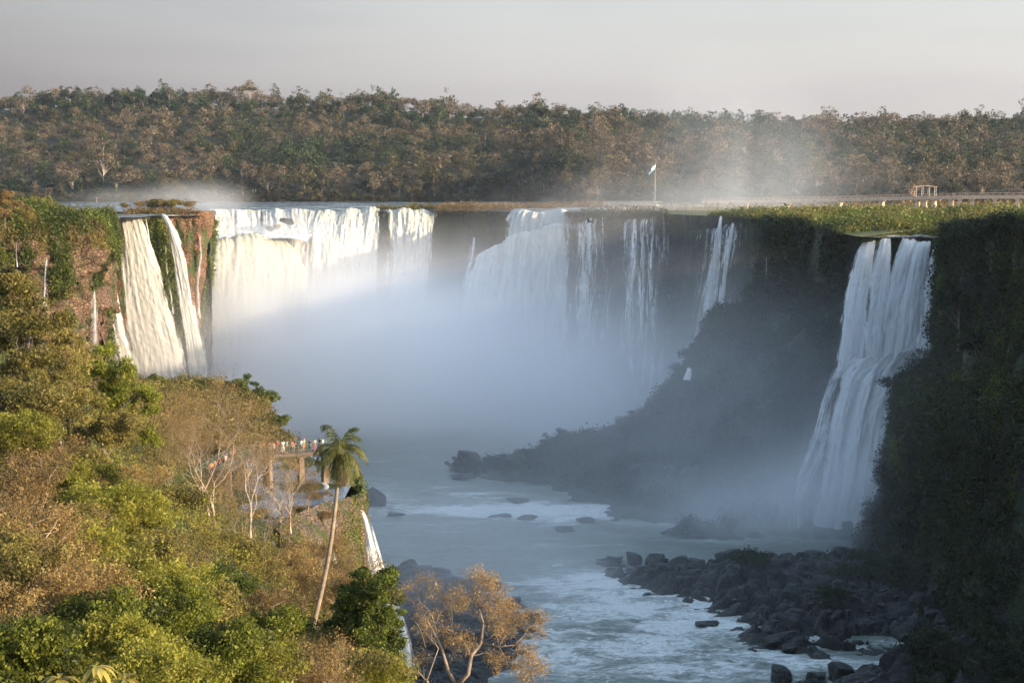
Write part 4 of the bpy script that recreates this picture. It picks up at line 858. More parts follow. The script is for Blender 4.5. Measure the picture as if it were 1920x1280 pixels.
walkway_span(wp, 'long pale concrete footbridge on short piers above the right plateau', w=2.6, th=.9, rail=1.2, piers=[(f, 1.0) for f in (.1, .2, .3, .42, .52, .6, .635, .68, .76, .8, .825, .87, .915, .96)], posts=2.2, pr=.07, bars=2, pw=1.1, mats=('concrete', 'concrete', 'concrete'), curb=.35)
wp2 = [P(1136, 383.5, 690), P(1180, 383.5, 682), P(1236, 384, 672)]
walkway_span(wp2, 'white railed viewing platform at the brink, half hidden by spray', 'viewing_platform', w=4, th=.5, rail=1.3, piers=[(.1, .2), (.35, .2), (.6, .2), (.9, .2)], posts=.9, pr=.10, bars=2, mats=('steel', 'steel', 'concrete'))['category'] = 'viewing platform'
# shelter on the footbridge
q = P(1735, 370, 598); r = empty('shelter', q+np.array([0, 0, -.02])); tag(r, 'open shelter with a pale arched roof standing on the footbridge', 'shelter')
mb = MB()
for i in range(8):
    a, b = -4+i, -3+i; za, zb = 3.9+.35*math.cos(a/4*1.5), 3.9+.35*math.cos(b/4*1.5)
    mb.quadbox([(a, -1.6, za-.12), (b, -1.6, zb-.12), (b, 1.6, zb-.12), (a, 1.6, za-.12), (a, -1.6, za), (b, -1.6, zb), (b, 1.6, zb), (a, 1.6, za)])
mb.build('roof', M['concrete'], r)
for x in (-3.6, -1.2, 1.2, 3.6):
    for y in (-1.05, 1.05):
        mb = MB(); mb.tube([(x, y, 0), (x, y, 3.9)], .06, 6); mb.build('post', M['steel'], r)
q = P(1714, 370, 600); mb = MB(); mb.tube([(0, 0, 0), (0, 0, 4.4)], .22, 8); mb.box(-.3, .3, -.3, .3, 4.4, 4.55)
M['orange_wood'] = plain('orange_wood', (.45, .2, .09), .8, .2, 2); o = mb.build('post', M['orange_wood']); o.location = q; o.name = 'wooden_post'; tag(o, 'orange brown post beside the shelter on the footbridge', 'post')
# flag
q = P(1228, 383, 675); q[2] = 1.0; top = P(1228, 305, 675)[2]-1.0; r = empty('flagpole', q); tag(r, 'tall pole with a limp blue and white flag in the spray', 'flagpole')
mb = MB(); mb.tube([(0, 0, 0), (0, 0, top*.6), (0, 0, top)], [.09, .07, .05], 8); mb.build('pole', M['steel'], r)
m, nt, out = newmat('flag_cloth'); at = N(nt, 'ShaderNodeAttribute', attribute_name='stripe'); b = N(nt, 'ShaderNodeBsdfPrincipled')
cr = ramp(nt, at.outputs['Fac'], [(0, (.28, .5, .8)), (.34, (.85, .85, .85)), (.67, (.28, .5, .8))]); nt.nodes[-1].color_ramp.interpolation = 'CONSTANT'
nt.links.new(cr, b.inputs['Base Color']); nt.links.new(b.outputs[0], out.inputs[0]); M['flag'] = m
U, Vv = np.meshgrid(np.linspace(0, 1, 14), np.linspace(0, 1, 10), indexing='ij')
Gf = np.stack([-U*2.5+.15*np.sin(U*9+Vv*3), .35*np.sin(U*7+Vv*2), top-.3-Vv*2.0*(1-.35*U)-U*3.6], -1)
me = mesh_np('flag', Gf.reshape(-1, 3), grid_faces(14, 10), True, {'stripe': ('POINT', Vv)}); o = link('flag', me, M['flag'], r); sm = o.modifiers.new('t', 'SOLIDIFY'); sm.thickness = .04
# bird
mb = MB(); M['feather'] = plain('feather', (.02, .02, .022), .7, .2, 5)
body = [(-.42, 0, 0), (-.3, 0, .02), (0, 0, .03), (.28, 0, .02), (.42, 0, .05), (.52, 0, .03)]; mb.tube(body, [.03, .09, .13, .08, .06, .015], 8)
for s in (-1, 1):
    W = [(.12, .05*s, .04), (.18, .45*s, .22), (.05, .9*s, .34), (-.18, 1.15*s, .30)]; W2 = [(-.22, .05*s, .04), (-.2, .45*s, .2), (-.26, .9*s, .31), (-.3, 1.1*s, .29)]
    for i in range(3): mb.quadbox([np.array(W[i])-[0, 0, .015], np.array(W[i+1])-[0, 0, .015], np.array(W2[i+1])-[0, 0, .015], np.array(W2[i])-[0, 0, .015], W[i], W[i+1], W2[i+1], W2[i]])
mb.quadbox([(-.4, -.06, 0), (-.4, .06, 0), (-.72, .15, 0), (-.72, -.15, 0), (-.4, -.06, .03), (-.4, .06, .03), (-.72, .15, .02), (-.72, -.15, .02)])
o = mb.build('bird', M['feather']); o.location = P(1105, 416, 330); o.rotation_euler = (R(25), R(10), R(150)); tag(o, 'dark bird gliding before the hazy cliff', 'bird')

#==================================================================== LEFT HILLSIDE, TERRACE
GC = [(-60, 48, -9.5), (100, 50, -10.5), (400, 55, -12.5), (640, 62, -14.5), (760, 66, -17), (0, 75, -9.5), (200, 78, -11.5), (400, 88, -17), (560, 92, -20.5), (700, 78, -18), (0, 100, -9), (150, 105, -12.5),
      (280, 118, -17.5), (360, 130, -23), (470, 145, -27.5), (560, 158, -32), (0, 130, -8.5), (100, 135, -12), (230, 150, -16), (260, 175, -22), (-120, 160, -5), (300, 180, -28), (340, 200, -31), (450, 190, -31.4), (600, 195, -31.4),
      (100, 200, -18), (0, 250, -13), (150, 280, -27), (250, 300, -33), (640, 225, -31.2), (400, 220, -31.3), (520, 220, -31.3), (300, 225, -31), (400, 260, -31.8), (330, 320, -32.5), (420, 330, -32.5), (480, 290, -32), (520, 255, -32), (640, 120, -26),
      (-200, 60, -6), (-300, 100, -2), (-300, 200, 0), (-300, 300, 0), (0, 350, -30), (200, 350, -33), (500, 30, -9), (0, 20, -4), (960, 20, -14), (820, 60, -18)]
gx = np.array([(p-960)/F*y for p, y, z in GC]); gy = np.array([y for p, y, z in GC]); gz = np.array([z for p, y, z in GC])
EDY = [0, 30, 50, 64, 68, 75, 100, 120, 150, 170, 185, 200, 225, 240, 255, 270, 310, 335, 345, 352, 400]
EDX = [3, 1.5, .5, -.5, -4, -5.4, -9.2, -13, -19.5, -24, -23.5, -22, -23, -31, -35.5, -41, -49.5, -59, -80, -130, -200]
def ground_z(X, Y):
    w = 0; s = 0
    for x, y, z in zip(gx, gy, gz):
        k = 1/(((X-x)**2+(Y-y)**2*.5+6)**2.0); w = w+k; s = s+k*z
    z = s/w
    e = np.interp(Y, EDY, EDX)-X+1.2*fbm(np.stack([X*.15, Y*.15, 0*X+3], -1), 3, 7)
    ter = np.clip((Y-180)/8, 0, 1)*np.clip((242-Y)/6, 0, 1)
    z = z+fbm(np.stack([X*.13, Y*.13, 0*X], -1), 4, 4)*(1.2*(1-ter)+.9*ter)
    z = z-.2*ter*np.clip((X+52)/4, 0, 1)
    drop = np.clip(-e/3.5, 0, 1)
    return np.maximum(z*(1-drop)+(-80)*drop, -80)
xs = np.linspace(-80, 8, 200); ys = np.concatenate([np.linspace(4, 180, 190), np.linspace(181, 345, 190)])
X, Y = np.meshgrid(xs, ys, indexing='ij'); G_hill = np.stack([X, Y, ground_z(X, Y)], -1)
tag(loft_obj('hillside', G_hill[:, ::-1], M['soil']), 'steep overgrown hillside of the left foreground', 'hillside', kind='structure')
X, Y = np.meshgrid(np.linspace(-260, -79, 60), np.linspace(4, 345, 60), indexing='ij')
tag(loft_obj('hillside', np.stack([X, Y, ground_z(X, Y)], -1)[:, ::-1], M['soil']), 'upper hillside beyond the left edge', 'hillside', kind='structure')
GH = G_hill[:, ::-1]
cover('undergrowth', GH, 430000, .13, M['olive'], 31, lambda p: (p[:, 1] < 175) & (p[:, 2] > -34) & (p[:, 0] > -62) & (p[:, 1] > 30), 2.6, 1, 'tangled undergrowth of small leaves on the left hillside', 'undergrowth', .3, .0)
cover('undergrowth', GH, 190000, .14, M['yellow'], 32, lambda p: (p[:, 1] < 170) & (p[:, 2] > -34) & (p[:, 0] > -62) & (p[:, 1] > 30) & (fbm(p*.15, 3, 3) > 0), 2.8, 1, 'yellow green creepers over the left hillside', 'creepers', .3, .2)
cover('mound_shrubs', GH, 200000, .38, M['olive'], 33, lambda p: (p[:, 1] > 244) & (p[:, 2] > -40), 2.3, 1, 'olive shrubs covering the mound beyond the walkway', 'shrubs', .22, .0)
cover('mound_shrubs', GH, 90000, .34, M['tan'], 34, lambda p: (p[:, 1] > 240) & (p[:, 1] < 300) & (p[:, 2] > -34), 2.8, 1, 'brown twiggy shrubs on the near side of the mound', 'shrubs', .22, .0)
cover('terrace_scrub', GH, 36000, .2, M['tan'], 35, lambda p: (p[:, 1] > 178) & (p[:, 1] < 242) & (p[:, 2] > -34) & (fbm(p*np.array([.1, .16, .1]), 3, 6) > .12), .7, 1, 'brown scrub and reeds growing on the wet terrace', 'scrub', .3, .0)
mb = MB(); mb.v = [tuple(XY(250, 183, -31.32)), tuple(XY(612, 186, -31.32)), tuple(XY(655, 215, -31.32)), tuple(XY(640, 238, -31.32)), tuple(XY(200, 243, -31.32))]; mb.f = [(0, 1, 2, 3, 4)]
M['terrace_water'] = water_mat('terrace_water', (.10, .14, .19), foam_lo=.56, foam_hi=.66, sc1=.25, stretch=(1, 1, 1), rough=.08, bump=.5)
tag(mb.build('stream', M['terrace_water']), kind='structure')
G_tc = loft([[P(600, 868, 236), P(604, 900, 236), P(606, 960, 236), P(606, 1100, 232), P(620, 1280, 228)],
             [P(648, 876, 231), P(652, 900, 230), P(654, 960, 228), P(655, 1100, 225), P(660, 1280, 220)],
             [P(672, 892, 222), P(681, 930, 220), P(683, 1000, 218), P(685, 1070, 216), P(700, 1300, 212)],
             [P(680, 922, 212), P(685, 955, 210), P(684, 1010, 208), P(688, 1070, 206), P(706, 1300, 200)],
             [P(655, 932, 205), P(665, 965, 202), P(670, 1020, 199), P(674, 1080, 196), P(690, 1300, 190)],
             [P(618, 938, 196), P(632, 970, 193), P(640, 1030, 189), P(645, 1090, 185), P(660, 1300, 178)],
             [P(575, 955, 184), P(592, 990, 180), P(608, 1050, 175), P(622, 1110, 170), P(640, 1300, 160)],
             [P(520, 985, 172), P(545, 1020, 168), P(565, 1080, 162), P(595, 1150, 155), P(620, 1300, 148)]], 190, 110, .9, .28, .8, 111, -1, 1.6)
tag(loft_obj('terrace_cliff', G_tc, M['rock_tan']), 'brown rock cliff under the terrace beside the palm trunk', 'cliff', kind='structure')
cover('cliff_foliage', G_tc, 70000, .22, M['moss'], 36, lambda p: ((p[:, 0] > -20.6) & (p[:, 2] > -42) & ~((proj(p)[0] > 674) & (proj(p)[1] > 945))) | (fbm(p*.2, 3, 9) > .28), 1.1, -1, 'bright green ferns hanging from the corner of the brown terrace cliff', 'ferns', .3, .4)

#==================================================================== LOOKOUT WALKWAY AND VISITORS
DZ = -26.8
DK = [(372, 193), (392, 198), (412, 203), (430, 207.5), (450, 211), (500, 214), (560, 216), (632, 218)]
dpts = [XY(a, b, DZ) for a, b in DK]
walkway_span(dpts, 'lookout walkway with green railing over the brown terrace', 'lookout_walkway', w=2.6, th=.45, rail=1.15, piers=[(.08, -33), (.2, -33), (.36, -33), (.57, -33), (.71, -33), (.86, -33), (.95, -33)], mats=('deck_brown', 'rail_green', 'pier_brown'), posts=.55, pr=.035, bars=3, pw=.75, pf=.24)['category'] = 'walkway'
def skin_mesh(name, verts, edges, rad, mat, parent, lvl=1):
    me = bpy.data.meshes.new(name); me.from_pydata([tuple(v) for v in verts], edges, []); o = link(name, me, mat, parent)
    sk = o.modifiers.new('s', 'SKIN'); sk.use_smooth_shade = True
    for i, r in enumerate(rad):
        me.skin_vertices[0].data[i].radius = (r, r) if not hasattr(r, '__len__') else r
    me.skin_vertices[0].data[0].use_root = True
    ss = o.modifiers.new('d', 'SUBSURF'); ss.levels = lvl; ss.render_levels = lvl; return o
M['skin'] = plain('skin', (.42, .25, .17), .6, .1, 20); M['skin_dark'] = plain('skin_dark', (.2, .11, .07), .6, .1, 20)
M['hair'] = plain('hair', (.03, .02, .015), .7, .2, 30); M['hair_fair'] = plain('hair_fair', (.25, .16, .08), .7, .2, 30)
_cl = {}
def cloth(c):
    if c not in _cl: _cl[c] = plain('cloth', c, .8, .1, 8)
    return _cl[c]
def person(loc, rz, shirt, legs, label, hair='hair', H=1.7, arm=0, hat=None, skirt=False, lean=.04, bag=None, skin='skin', step=.1):
    r = empty('person', loc, rz, (H/1.7,)*3); tag(r, label, 'person', 'visitors on the lookout walkway')
    # facing -y; skeleton in metres
    v = [(0, 0, .93), (0, -lean*.5, 1.12), (0, -lean, 1.34), (0, -lean, 1.47), (0, -lean-.01, 1.53), (0, -lean-.02, 1.62)]; e = [(0, 1), (1, 2), (2, 3), (3, 4), (4, 5)]
    rad = [(.15, .10), (.13, .095), (.15, .10), .055, .075, .095]
    for s in (-1, 1):
        b = len(v); hp = {0: [(.17*s, -lean, 1.39), (.23*s, .02-lean, 1.12), (.22*s, -.14-lean, .93), (.22*s, -.22-lean, .88)], 1: [(.17*s, -lean, 1.39), (.23*s, -.10-lean, 1.17), (.13*s, -.34-lean, 1.12), (.08*s, -.42-lean, 1.14)],
                    2: [(.17*s, -lean, 1.39), (.25*s, -.16-lean, 1.28), (.10*s, -.30-lean, 1.48), (.05*s, -.30-lean, 1.56)]}[arm]
        v += hp; rad += [.06, .045, .034, .03]; e += [(2, b), (b, b+1), (b+1, b+2), (b+2, b+3)]
        b = len(v); v += [(.10*s, 0, .86), (.11*s, -.02-step*s*.5, .48), (.11*s, .03+step*s*.4, .09), (.12*s, -.12+step*s*.4, .04)]; rad += [.085, .058, .042, .035]; e += [(0, b), (b, b+1), (b+1, b+2), (b+2, b+3)]
    skin_mesh('body', v, e, rad, M[skin], r)
    sv = [v[0], v[1], v[2], (0, -lean, 1.42)]; se = [(0, 1), (1, 2), (2, 3)]; sr = [(.165, .118), (.152, .115), (.17, .12), .075]
    for s, b in ((-1, 6), (1, 14)):
        k = len(sv); a0, a1 = np.array(v[b]), np.array(v[b+1]); sv += [tuple(a0), tuple(a0+(a1-a0)*.75)]; sr += [.078, .065]; se += [(2, k), (k, k+1)]
    skin_mesh('shirt', sv, se, sr, cloth(shirt), r)
    lv = [v[0], (0, 0, .98)]; le = [(0, 1)]; lr = [(.165, .12), (.15, .11)]
    for b in (10, 18):
        k = len(lv); h, kn, an = (np.array(v[b+i]) for i in range(3)); f = 1.0 if not skirt else .35
        lv += [tuple(h), tuple(kn), tuple(kn+(an-kn)*(.85 if not skirt else .05))]; lr += [.105, .078, .062]; le += [(0, k), (k, k+1), (k+1, k+2)]
    skin_mesh('shorts' if skirt else 'trousers', lv, le, lr, cloth(legs), r)
    hv = [(0, .01-lean, 1.66), (0, .03-lean, 1.60), (0, .045-lean, 1.53)]; skin_mesh('hat' if hat else 'hair', hv, [(0, 1), (1, 2)], [.10, .10, .06 if not hat else .03], cloth(hat) if hat else M[hair], r)
    if bag: skin_mesh('backpack', [(0, .16, 1.08), (0, .16, 1.32)], [(0, 1)], [(.13, .08), (.12, .08)], cloth(bag), r)
    return r
W_ = (.75, .72, .68); PK = (.7, .42, .36); OR = (.75, .25, .1); RD = (.6, .06, .06); NV = (.02, .03, .08); TL = (.05, .28, .27); LB = (.42, .52, .65); KH = (.3, .25, .13); BK = (.02, .02, .022); GR = (.25, .26, .25); BR = (.25, .14, .09); DN = (.06, .09, .16)
def deckY(px): return np.interp(px, [a for a, b in DK], [b for a, b in DK])
PPL = [(485, -.7, W_, KH, 'person in a pale pink top at the left end of the straight railing', dict(arm=1)), (491, .5, OR, PK, 'person in an orange top beside the pale pink one', dict(arm=0, hair='hair_fair', H=1.65)),
       (503, -.4, BR, GR, 'person in a brown top leaning on the railing, arms forward', dict(arm=1)), (511, .6, PK, BK, 'short person in a salmon pink shirt', dict(H=1.52, arm=0)), (517, -.8, RD, BR, 'person in a red shirt with a white cap', dict(hat=W_, arm=2)),
       (528, 0, W_, W_, 'person dressed all in white at the railing', dict(arm=1, H=1.75)), (535, .5, TL, BK, 'person in a teal shirt right of the one in white', dict(arm=0)), (548.5, -.5, NV, KH, 'tall person in navy top and pale shorts standing apart', dict(skirt=True, H=1.8)),
       (546, .8, RD, DN, 'person in red half hidden by the tall navy one', dict(H=1.62)), (561.5, -.2, LB, DN, 'person in light blue top with dark hair', dict(H=1.72, skirt=True)), (567.5, .3, KH, OR, 'person with red cap, olive shirt and orange red shorts', dict(hat=RD, skirt=True, H=1.78)),
       (579, -.3, BK, DN, 'person in black nearest the fronds of the palm', dict(H=1.6)), (588, .4, GR, RD, 'person in grey with red trousers behind the palm fronds', dict()), (597, -.6, BK, BK, 'person in black behind the palm crown', dict(arm=2)), (603, .5, W_, BK, 'person in a white shirt behind the palm crown', dict(H=1.66)),
       (417, -.5, W_, DN, 'person in white top at the head of the crowd on the curve', dict(H=1.72)), (423, .3, LB, BK, 'person in pale blue top on the curve of the walkway', dict()), (429, -.2, W_, BR, 'person in white on the right of the curve crowd', dict(arm=1)), (436, .7, OR, BK, 'person in an orange shirt at the inside of the curve', dict(arm=0)),
       (425, -1.0, BK, GR, 'person in a black shirt in the middle of the curve crowd', dict(H=1.75, dy=-1.0)), (432, .9, W_, PK, 'person with white bag low in the curve crowd', dict(bag=(.8, .8, .8), dy=-1.1)), (419, .1, PK, BR, 'person in a pink shirt low in the curve crowd', dict(dy=-1.1)),
       (392, -.4, OR, NV, 'person in orange and navy on the near end of the walkway', dict(H=1.7)), (399, .4, BR, BK, 'person in brown on the near end of the walkway', dict(H=1.66)), (407, -.8, RD, BK, 'person in dark red walking down the near end', dict(H=1.7, step=.3))]
for i, (px, rz, sh, lg, lab, kw) in enumerate(PPL):
    dy = kw.pop('dy', 0.0); Yp = deckY(px)-.65+(.5 if px > 470 and i % 3 == 1 else 0)+dy*.9
    back = math.pi if i % 4 != 2 else .8
    person(XY(px, Yp, DZ+.004), rz+back, sh, lg, lab, **kw)

#==================================================================== PALM
def palm(base, top, label, nf=24, flen=3.2, tr=.23, seed=3, dead=7):
    rng = np.random.default_rng(seed); base = np.array(base); top = np.array(top)-base; r = empty('palm_tree', base); tag(r, label, 'palm tree')
    s = np.linspace(0, 1, 26); mb = MB(); side = np.array([.35, 0, 0])
    pts = s[:, None]*top+np.sin(s*math.pi)[:, None]*side-np.array([0, 0, 1.2])*(s[:, None] == 0)
    s2 = np.linspace(0, 1, 90); pts = np.array([np.interp(s2, s, pts[:, k]) for k in range(3)]).T; mb.tube(pts, tr*(1.3-.55*s2)*(1+.05*(np.arange(90) % 3 == 0)+.03*np.sin(np.arange(90)*1.7)), 10); mb.build('trunk', M['palm_bark'], r, True)
    V_, F_, T_, n0 = [], [], [], 0; D_ = []
    def frond(az, el, L, droop, mat, nl=40, wid=.055, ll=.62, o=None):
        d = np.array([math.cos(az)*math.cos(el), math.sin(az)*math.cos(el), math.sin(el)]); p = top.copy()+np.array([0, 0, .1]); pts = [p.copy()]
        for i in range(12):
            d = d+np.array([0, 0, -droop/12*(1+i*.14)]); d /= np.linalg.norm(d); p = p+d*L/12; pts.append(p.copy())
        pts = np.array(pts); mb.tube(pts, np.linspace(.045, .012, 13), 4, False)
        t = np.linspace(.12, 1, nl); C = np.array([np.interp(t*12, range(13), pts[:, k]) for k in range(3)]).T; T = np.gradient(C, axis=0); T /= np.linalg.norm(T, axis=1, keepdims=True)
        out = []
        for sg in (-1, 1):
            sd = np.cross(T, (0, 0, 1))*sg; sd /= np.linalg.norm(sd, axis=1, keepdims=True)+1e-6
            L2 = ll*np.sin(np.clip(t*.9+.1, 0, 1)*math.pi)**.5*(.8+.4*rng.random(nl))
            dd = sd*.75+T*.5+np.array([0, 0, -.25])+rng.normal(size=(nl, 3))*.16; dd /= np.linalg.norm(dd, axis=1, keepdims=True)
            mid = C+dd*L2[:, None]*.5; tip = mid+(dd+np.array([0, 0, -.75]))*L2[:, None]*.42; w = T*wid*.5
            out.append(np.stack([C-w*.6, C+w*.6, mid+w, mid-w], 1)); out.append(np.stack([mid-w, mid+w, tip+w*.1, tip-w*.1], 1))
        return np.concatenate(out).reshape(-1, 3)
    for grp, cnt, mat in (('frond', nf, 'palmleaf'), ('dead_frond', dead, 'deadfrond')):
        for i in range(cnt):
            mb = MB()
            if grp == 'frond': az = i*2.399; el = R(80-i*105/nf); Q = frond(az, el, flen*rng.uniform(.85, 1.1), rng.uniform(1.2, 1.9), mat)
            else: az = i*2*math.pi/cnt+.4; Q = frond(az, R(-35), flen*rng.uniform(.6, .95), 2.6, mat, 40, .09, .4)
            nv = len(mb.v); mb2v = np.vstack([np.array(mb.v), Q]); fc = np.vstack([np.array(mb.f), nv+np.arange(len(Q)).reshape(-1, 4)])
            me = mesh_np(grp, mb2v, fc, attrs={'tint': ('FACE', np.clip(rng.normal(.5, .2)+rng.normal(size=len(fc))*.12, 0, 1))}); link(grp, me, M[mat], r)
    mb = MB(); mb.tube([top+[0, 0, -.7], top+[0, 0, -.2], top+[0, 0, .5]], [.2, .34, .1], 9); mb.build('crown_base', M['deadfrond'], r, True)
    return r
palm(P(574, 1222, 90), P(637, 850, 90), 'tall slender palm with drooping crown in front of the walkway', 19, 2.2, .12, 3, 9)

M['vine'] = leaf_mat('vine', [(.014, .024, .006), (.05, .066, .01), (.10, .125, .018), (.18, .20, .035)], .45)
#==================================================================== TREES AND BUSHES OF THE LEFT FOREGROUND
def bush_proto(mat, seed, n=9000, leaf=.15, w=2.4, h=1.9, nl=5, aspect=.5, cr=.28, bark='bark', nclump=110, shell=.7, twig=12):
    r = np.random.default_rng(seed); lob = [(r.normal()*w*.4, r.normal()*w*.4, h*(.6+.6*r.random()), w*r.uniform(.5, .75), w*r.uniform(.5, .75), h*r.uniform(.45, .7)) for _ in range(nl)]
    return proto_tree(M[mat], M[bark], lob, n, leaf, seed, nclump, cr, .14, (0, 0, -3), (0, 0, h), aspect, 0, shell, twig)
B = {'olive': [bush_proto('olive', 400+i, 19000, .112) for i in range(3)], 'yellow': [bush_proto('yellow', 410+i, 17000, .122, cr=.3) for i in range(3)], 'fresh': [bush_proto('fresh', 420+i, 17000, .122, aspect=.6) for i in range(2)],
     'tan': [bush_proto('tan', 430+i, 17000, .082, shell=.4, twig=40, bark='bark_pale') for i in range(3)], 'dark': [bush_proto('vine', 440+i, 17000, .12) for i in range(2)], 'shade': [bush_proto('darkleaf', 445+i, 5000, .22, nclump=50) for i in range(3)], 'moss': [bush_proto('moss', 450+i, 9000, .2, nclump=60) for i in range(2)]}
Btwig = [proto_bare(M['tan'], M['bark'], 5.5, 5, 460+i, .085, 5, .07, .55, 4, (0, 0), .1, .3, .22) for i in range(2)]
def bush(kind, px, py, Y, s, label, sz=None, group=None, name='bush'):
    p = B[kind][(px*7+py) % len(B[kind])]; q = P(px, py, Y)-np.array([0, 0, 1.9*(sz or s)])
    return plant(name, p, q, s, (px*.37+py*.11) % 6.28, label, 'bush', group, sz)
BL = [('olive', 25, 1060, 62, .9, 'small olive bush cut by the left edge under the dry bushes'), ('yellow', 20, 815, 98, 1.0, 'yellow green bush at the left edge, level with the walkway'), ('tan', 85, 850, 102, 1.1, 'brown bush right of the yellow one at the left edge'),
 ('olive', 165, 870, 108, 1.2, 'large olive bush below the fresh green layered tree'), ('olive', 110, 760, 112, 1.3, 'olive bush directly under the dark broad tree'), ('olive', 190, 800, 118, 1.1, 'grey olive bush tucked against the fresh green tree'),
 ('tan', 35, 925, 82, 1.1, 'brown twiggy bush at the left edge'), ('tan', 70, 1010, 72, 1.2, 'reddish brown dry bush low at the left edge'), ('tan', 5, 1010, 66, 1.0, 'dry bush cut off by the left edge'),
 ('tan', 255, 905, 112, 1.15, 'brown bush left of the bare terrace trees'), ('olive', 325, 940, 122, 1.1, 'olive green bush at the foot of the pale twin trunks'), ('yellow', 180, 955, 90, 1.1, 'bright yellow green bush in the middle of the left slope'),
 ('yellow', 150, 1035, 76, 1.1, 'yellow green bush above the blue green leaves'), ('olive', 240, 1040, 84, 1.1, 'olive bush with long twigs in the middle of the slope'), ('olive', 335, 1020, 104, 1.0, 'olive green bush left of the bare trunks'),
 ('olive', 420, 1040, 108, 1.1, 'olive bush right below the two bare trunks'), ('tan', 490, 1075, 112, 1.1, 'brown bush left of the rocky crack'), ('dark', 395, 1105, 88, 1.0, 'dark green shrub in a hollow of the slope'),
 ('yellow', 300, 1110, 78, 1.1, 'yellow leafed bush in the centre of the lower slope'), ('yellow', 205, 1110, 68, 1.0, 'pale yellow bush with coarse leaves'), ('tan', 95, 1105, 64, 1.0, 'brown thin leafed bush above the big leaved plant'),
 ('tan', 10, 1120, 60, 1.0, 'dry brown bush low at the left edge'), ('fresh', 145, 1185, 58, .95, 'blue green large leafed bush near the bottom left'), ('fresh', 45, 1225, 52, .9, 'green bush in the bottom left corner'),
 ('yellow', 230, 1215, 56, .95, 'yellow green bush above the big leaved plant, right side'), ('fresh', 325, 1165, 66, .9, 'brightest fresh green bush of the lower slope'), ('olive', 430, 1160, 76, 1.1, 'olive bush at the centre bottom of the slope'),
 ('fresh', 480, 1200, 76, .95, 'fresh green bush left of the palm foot'), ('tan', 565, 1085, 112, 1.15, 'brown bush behind the palm trunk, left side'), ('tan', 620, 1125, 104, 1.1, 'brown bush behind the palm trunk, right side'),
 ('dark', 662, 1200, 82, .85, 'dark bush right of the palm foot'), ('tan', 525, 1262, 66, .9, 'brown twiggy bush below the palm foot'), ('olive', 615, 1255, 68, 1.0, 'olive brown bush at the bottom edge under the vines'),
 ('olive', 695, 1240, 76, 1.1, 'olive bush hanging over the edge of the cliff'), ('yellow', 460, 1250, 60, .9, 'yellow bush at the bottom edge left of the brown one'), ('fresh', 385, 1235, 58, .85, 'green bush at the bottom edge with bright tips'),
 ('yellow', 300, 1275, 52, .85, 'yellow green bush at the bottom edge, right of the big leaved plant'), ('tan', 595, 1030, 164, 1.0, 'brown bush on the shoulder between palm trunk and terrace'), ('tan', 540, 1050, 152, 1.0, 'brown bush above the rocky crack'),
 ('olive', 470, 1035, 148, 1.0, 'olive bush among the bare trunks, right'), ('tan', 380, 1010, 142, 1.0, 'brown bush among the bare trunks, left'), ('olive', 300, 870, 150, 1.4, 'olive bush above the left end of the terrace'),
 ('yellow', 130, 905, 96, .8, 'small yellowish bush below the left edge bushes'), ('yellow', 255, 975, 96, .9, 'pale green bush in the upper middle of the slope'),
 ('tan', 660, 1105, 96, .9, 'brown bush between palm trunk and vine bush'), ('yellow', 700, 1275, 70, .8, 'yellow green shrub at the bottom edge beside the cliff drop'), ('olive', 10, 735, 116, 1.1, 'shaded olive bush at the left edge below the dark tree'),
 ('tan', 470, 1140, 92, .9, 'small brown bush between the dark hollow and the palm'), ('olive', 130, 985, 84, .9, 'muted olive bush right of the reddish dry one')]
for b_ in BL: bush(*b_)
for px, py, Y, s, lab in ((440, 722, 318, 1.6, 'rounded green bush on top of the mound'), (478, 745, 300, 1.7, 'rounded green bush on the right shoulder of the mound'), (498, 785, 272, 1.3, 'green bush at the steep edge of the mound'), (385, 728, 325, 1.5, 'green bush on the crest of the mound, left part'),
                          (340, 738, 322, 1.2, 'low green bush on the mound near the waterfall foot'), (520, 815, 258, 1.1, 'small green bush where the mound meets the walkway'), (285, 712, 330, 1.3, 'dark green bush at the foot of the left waterfall')):
    bush('moss', px, py+8, Y, s, lab)
for i, (px, py, Y, s) in enumerate(((330, 905, 205, 1.0), (365, 925, 196, .9), (470, 900, 222, .9), (560, 895, 224, 1.0), (590, 925, 206, .9), (430, 935, 190, .8), (560, 950, 190, .9), (480, 960, 182, .8), (610, 960, 186, .8), (345, 870, 232, 1.2), (500, 870, 236, 1.0), (380, 880, 226, .9))):
    bush('tan', px, py+6, Y, s*.65, 'low brown bush growing on the wet terrace around the walkway', None, 'low brown bushes on the terrace')
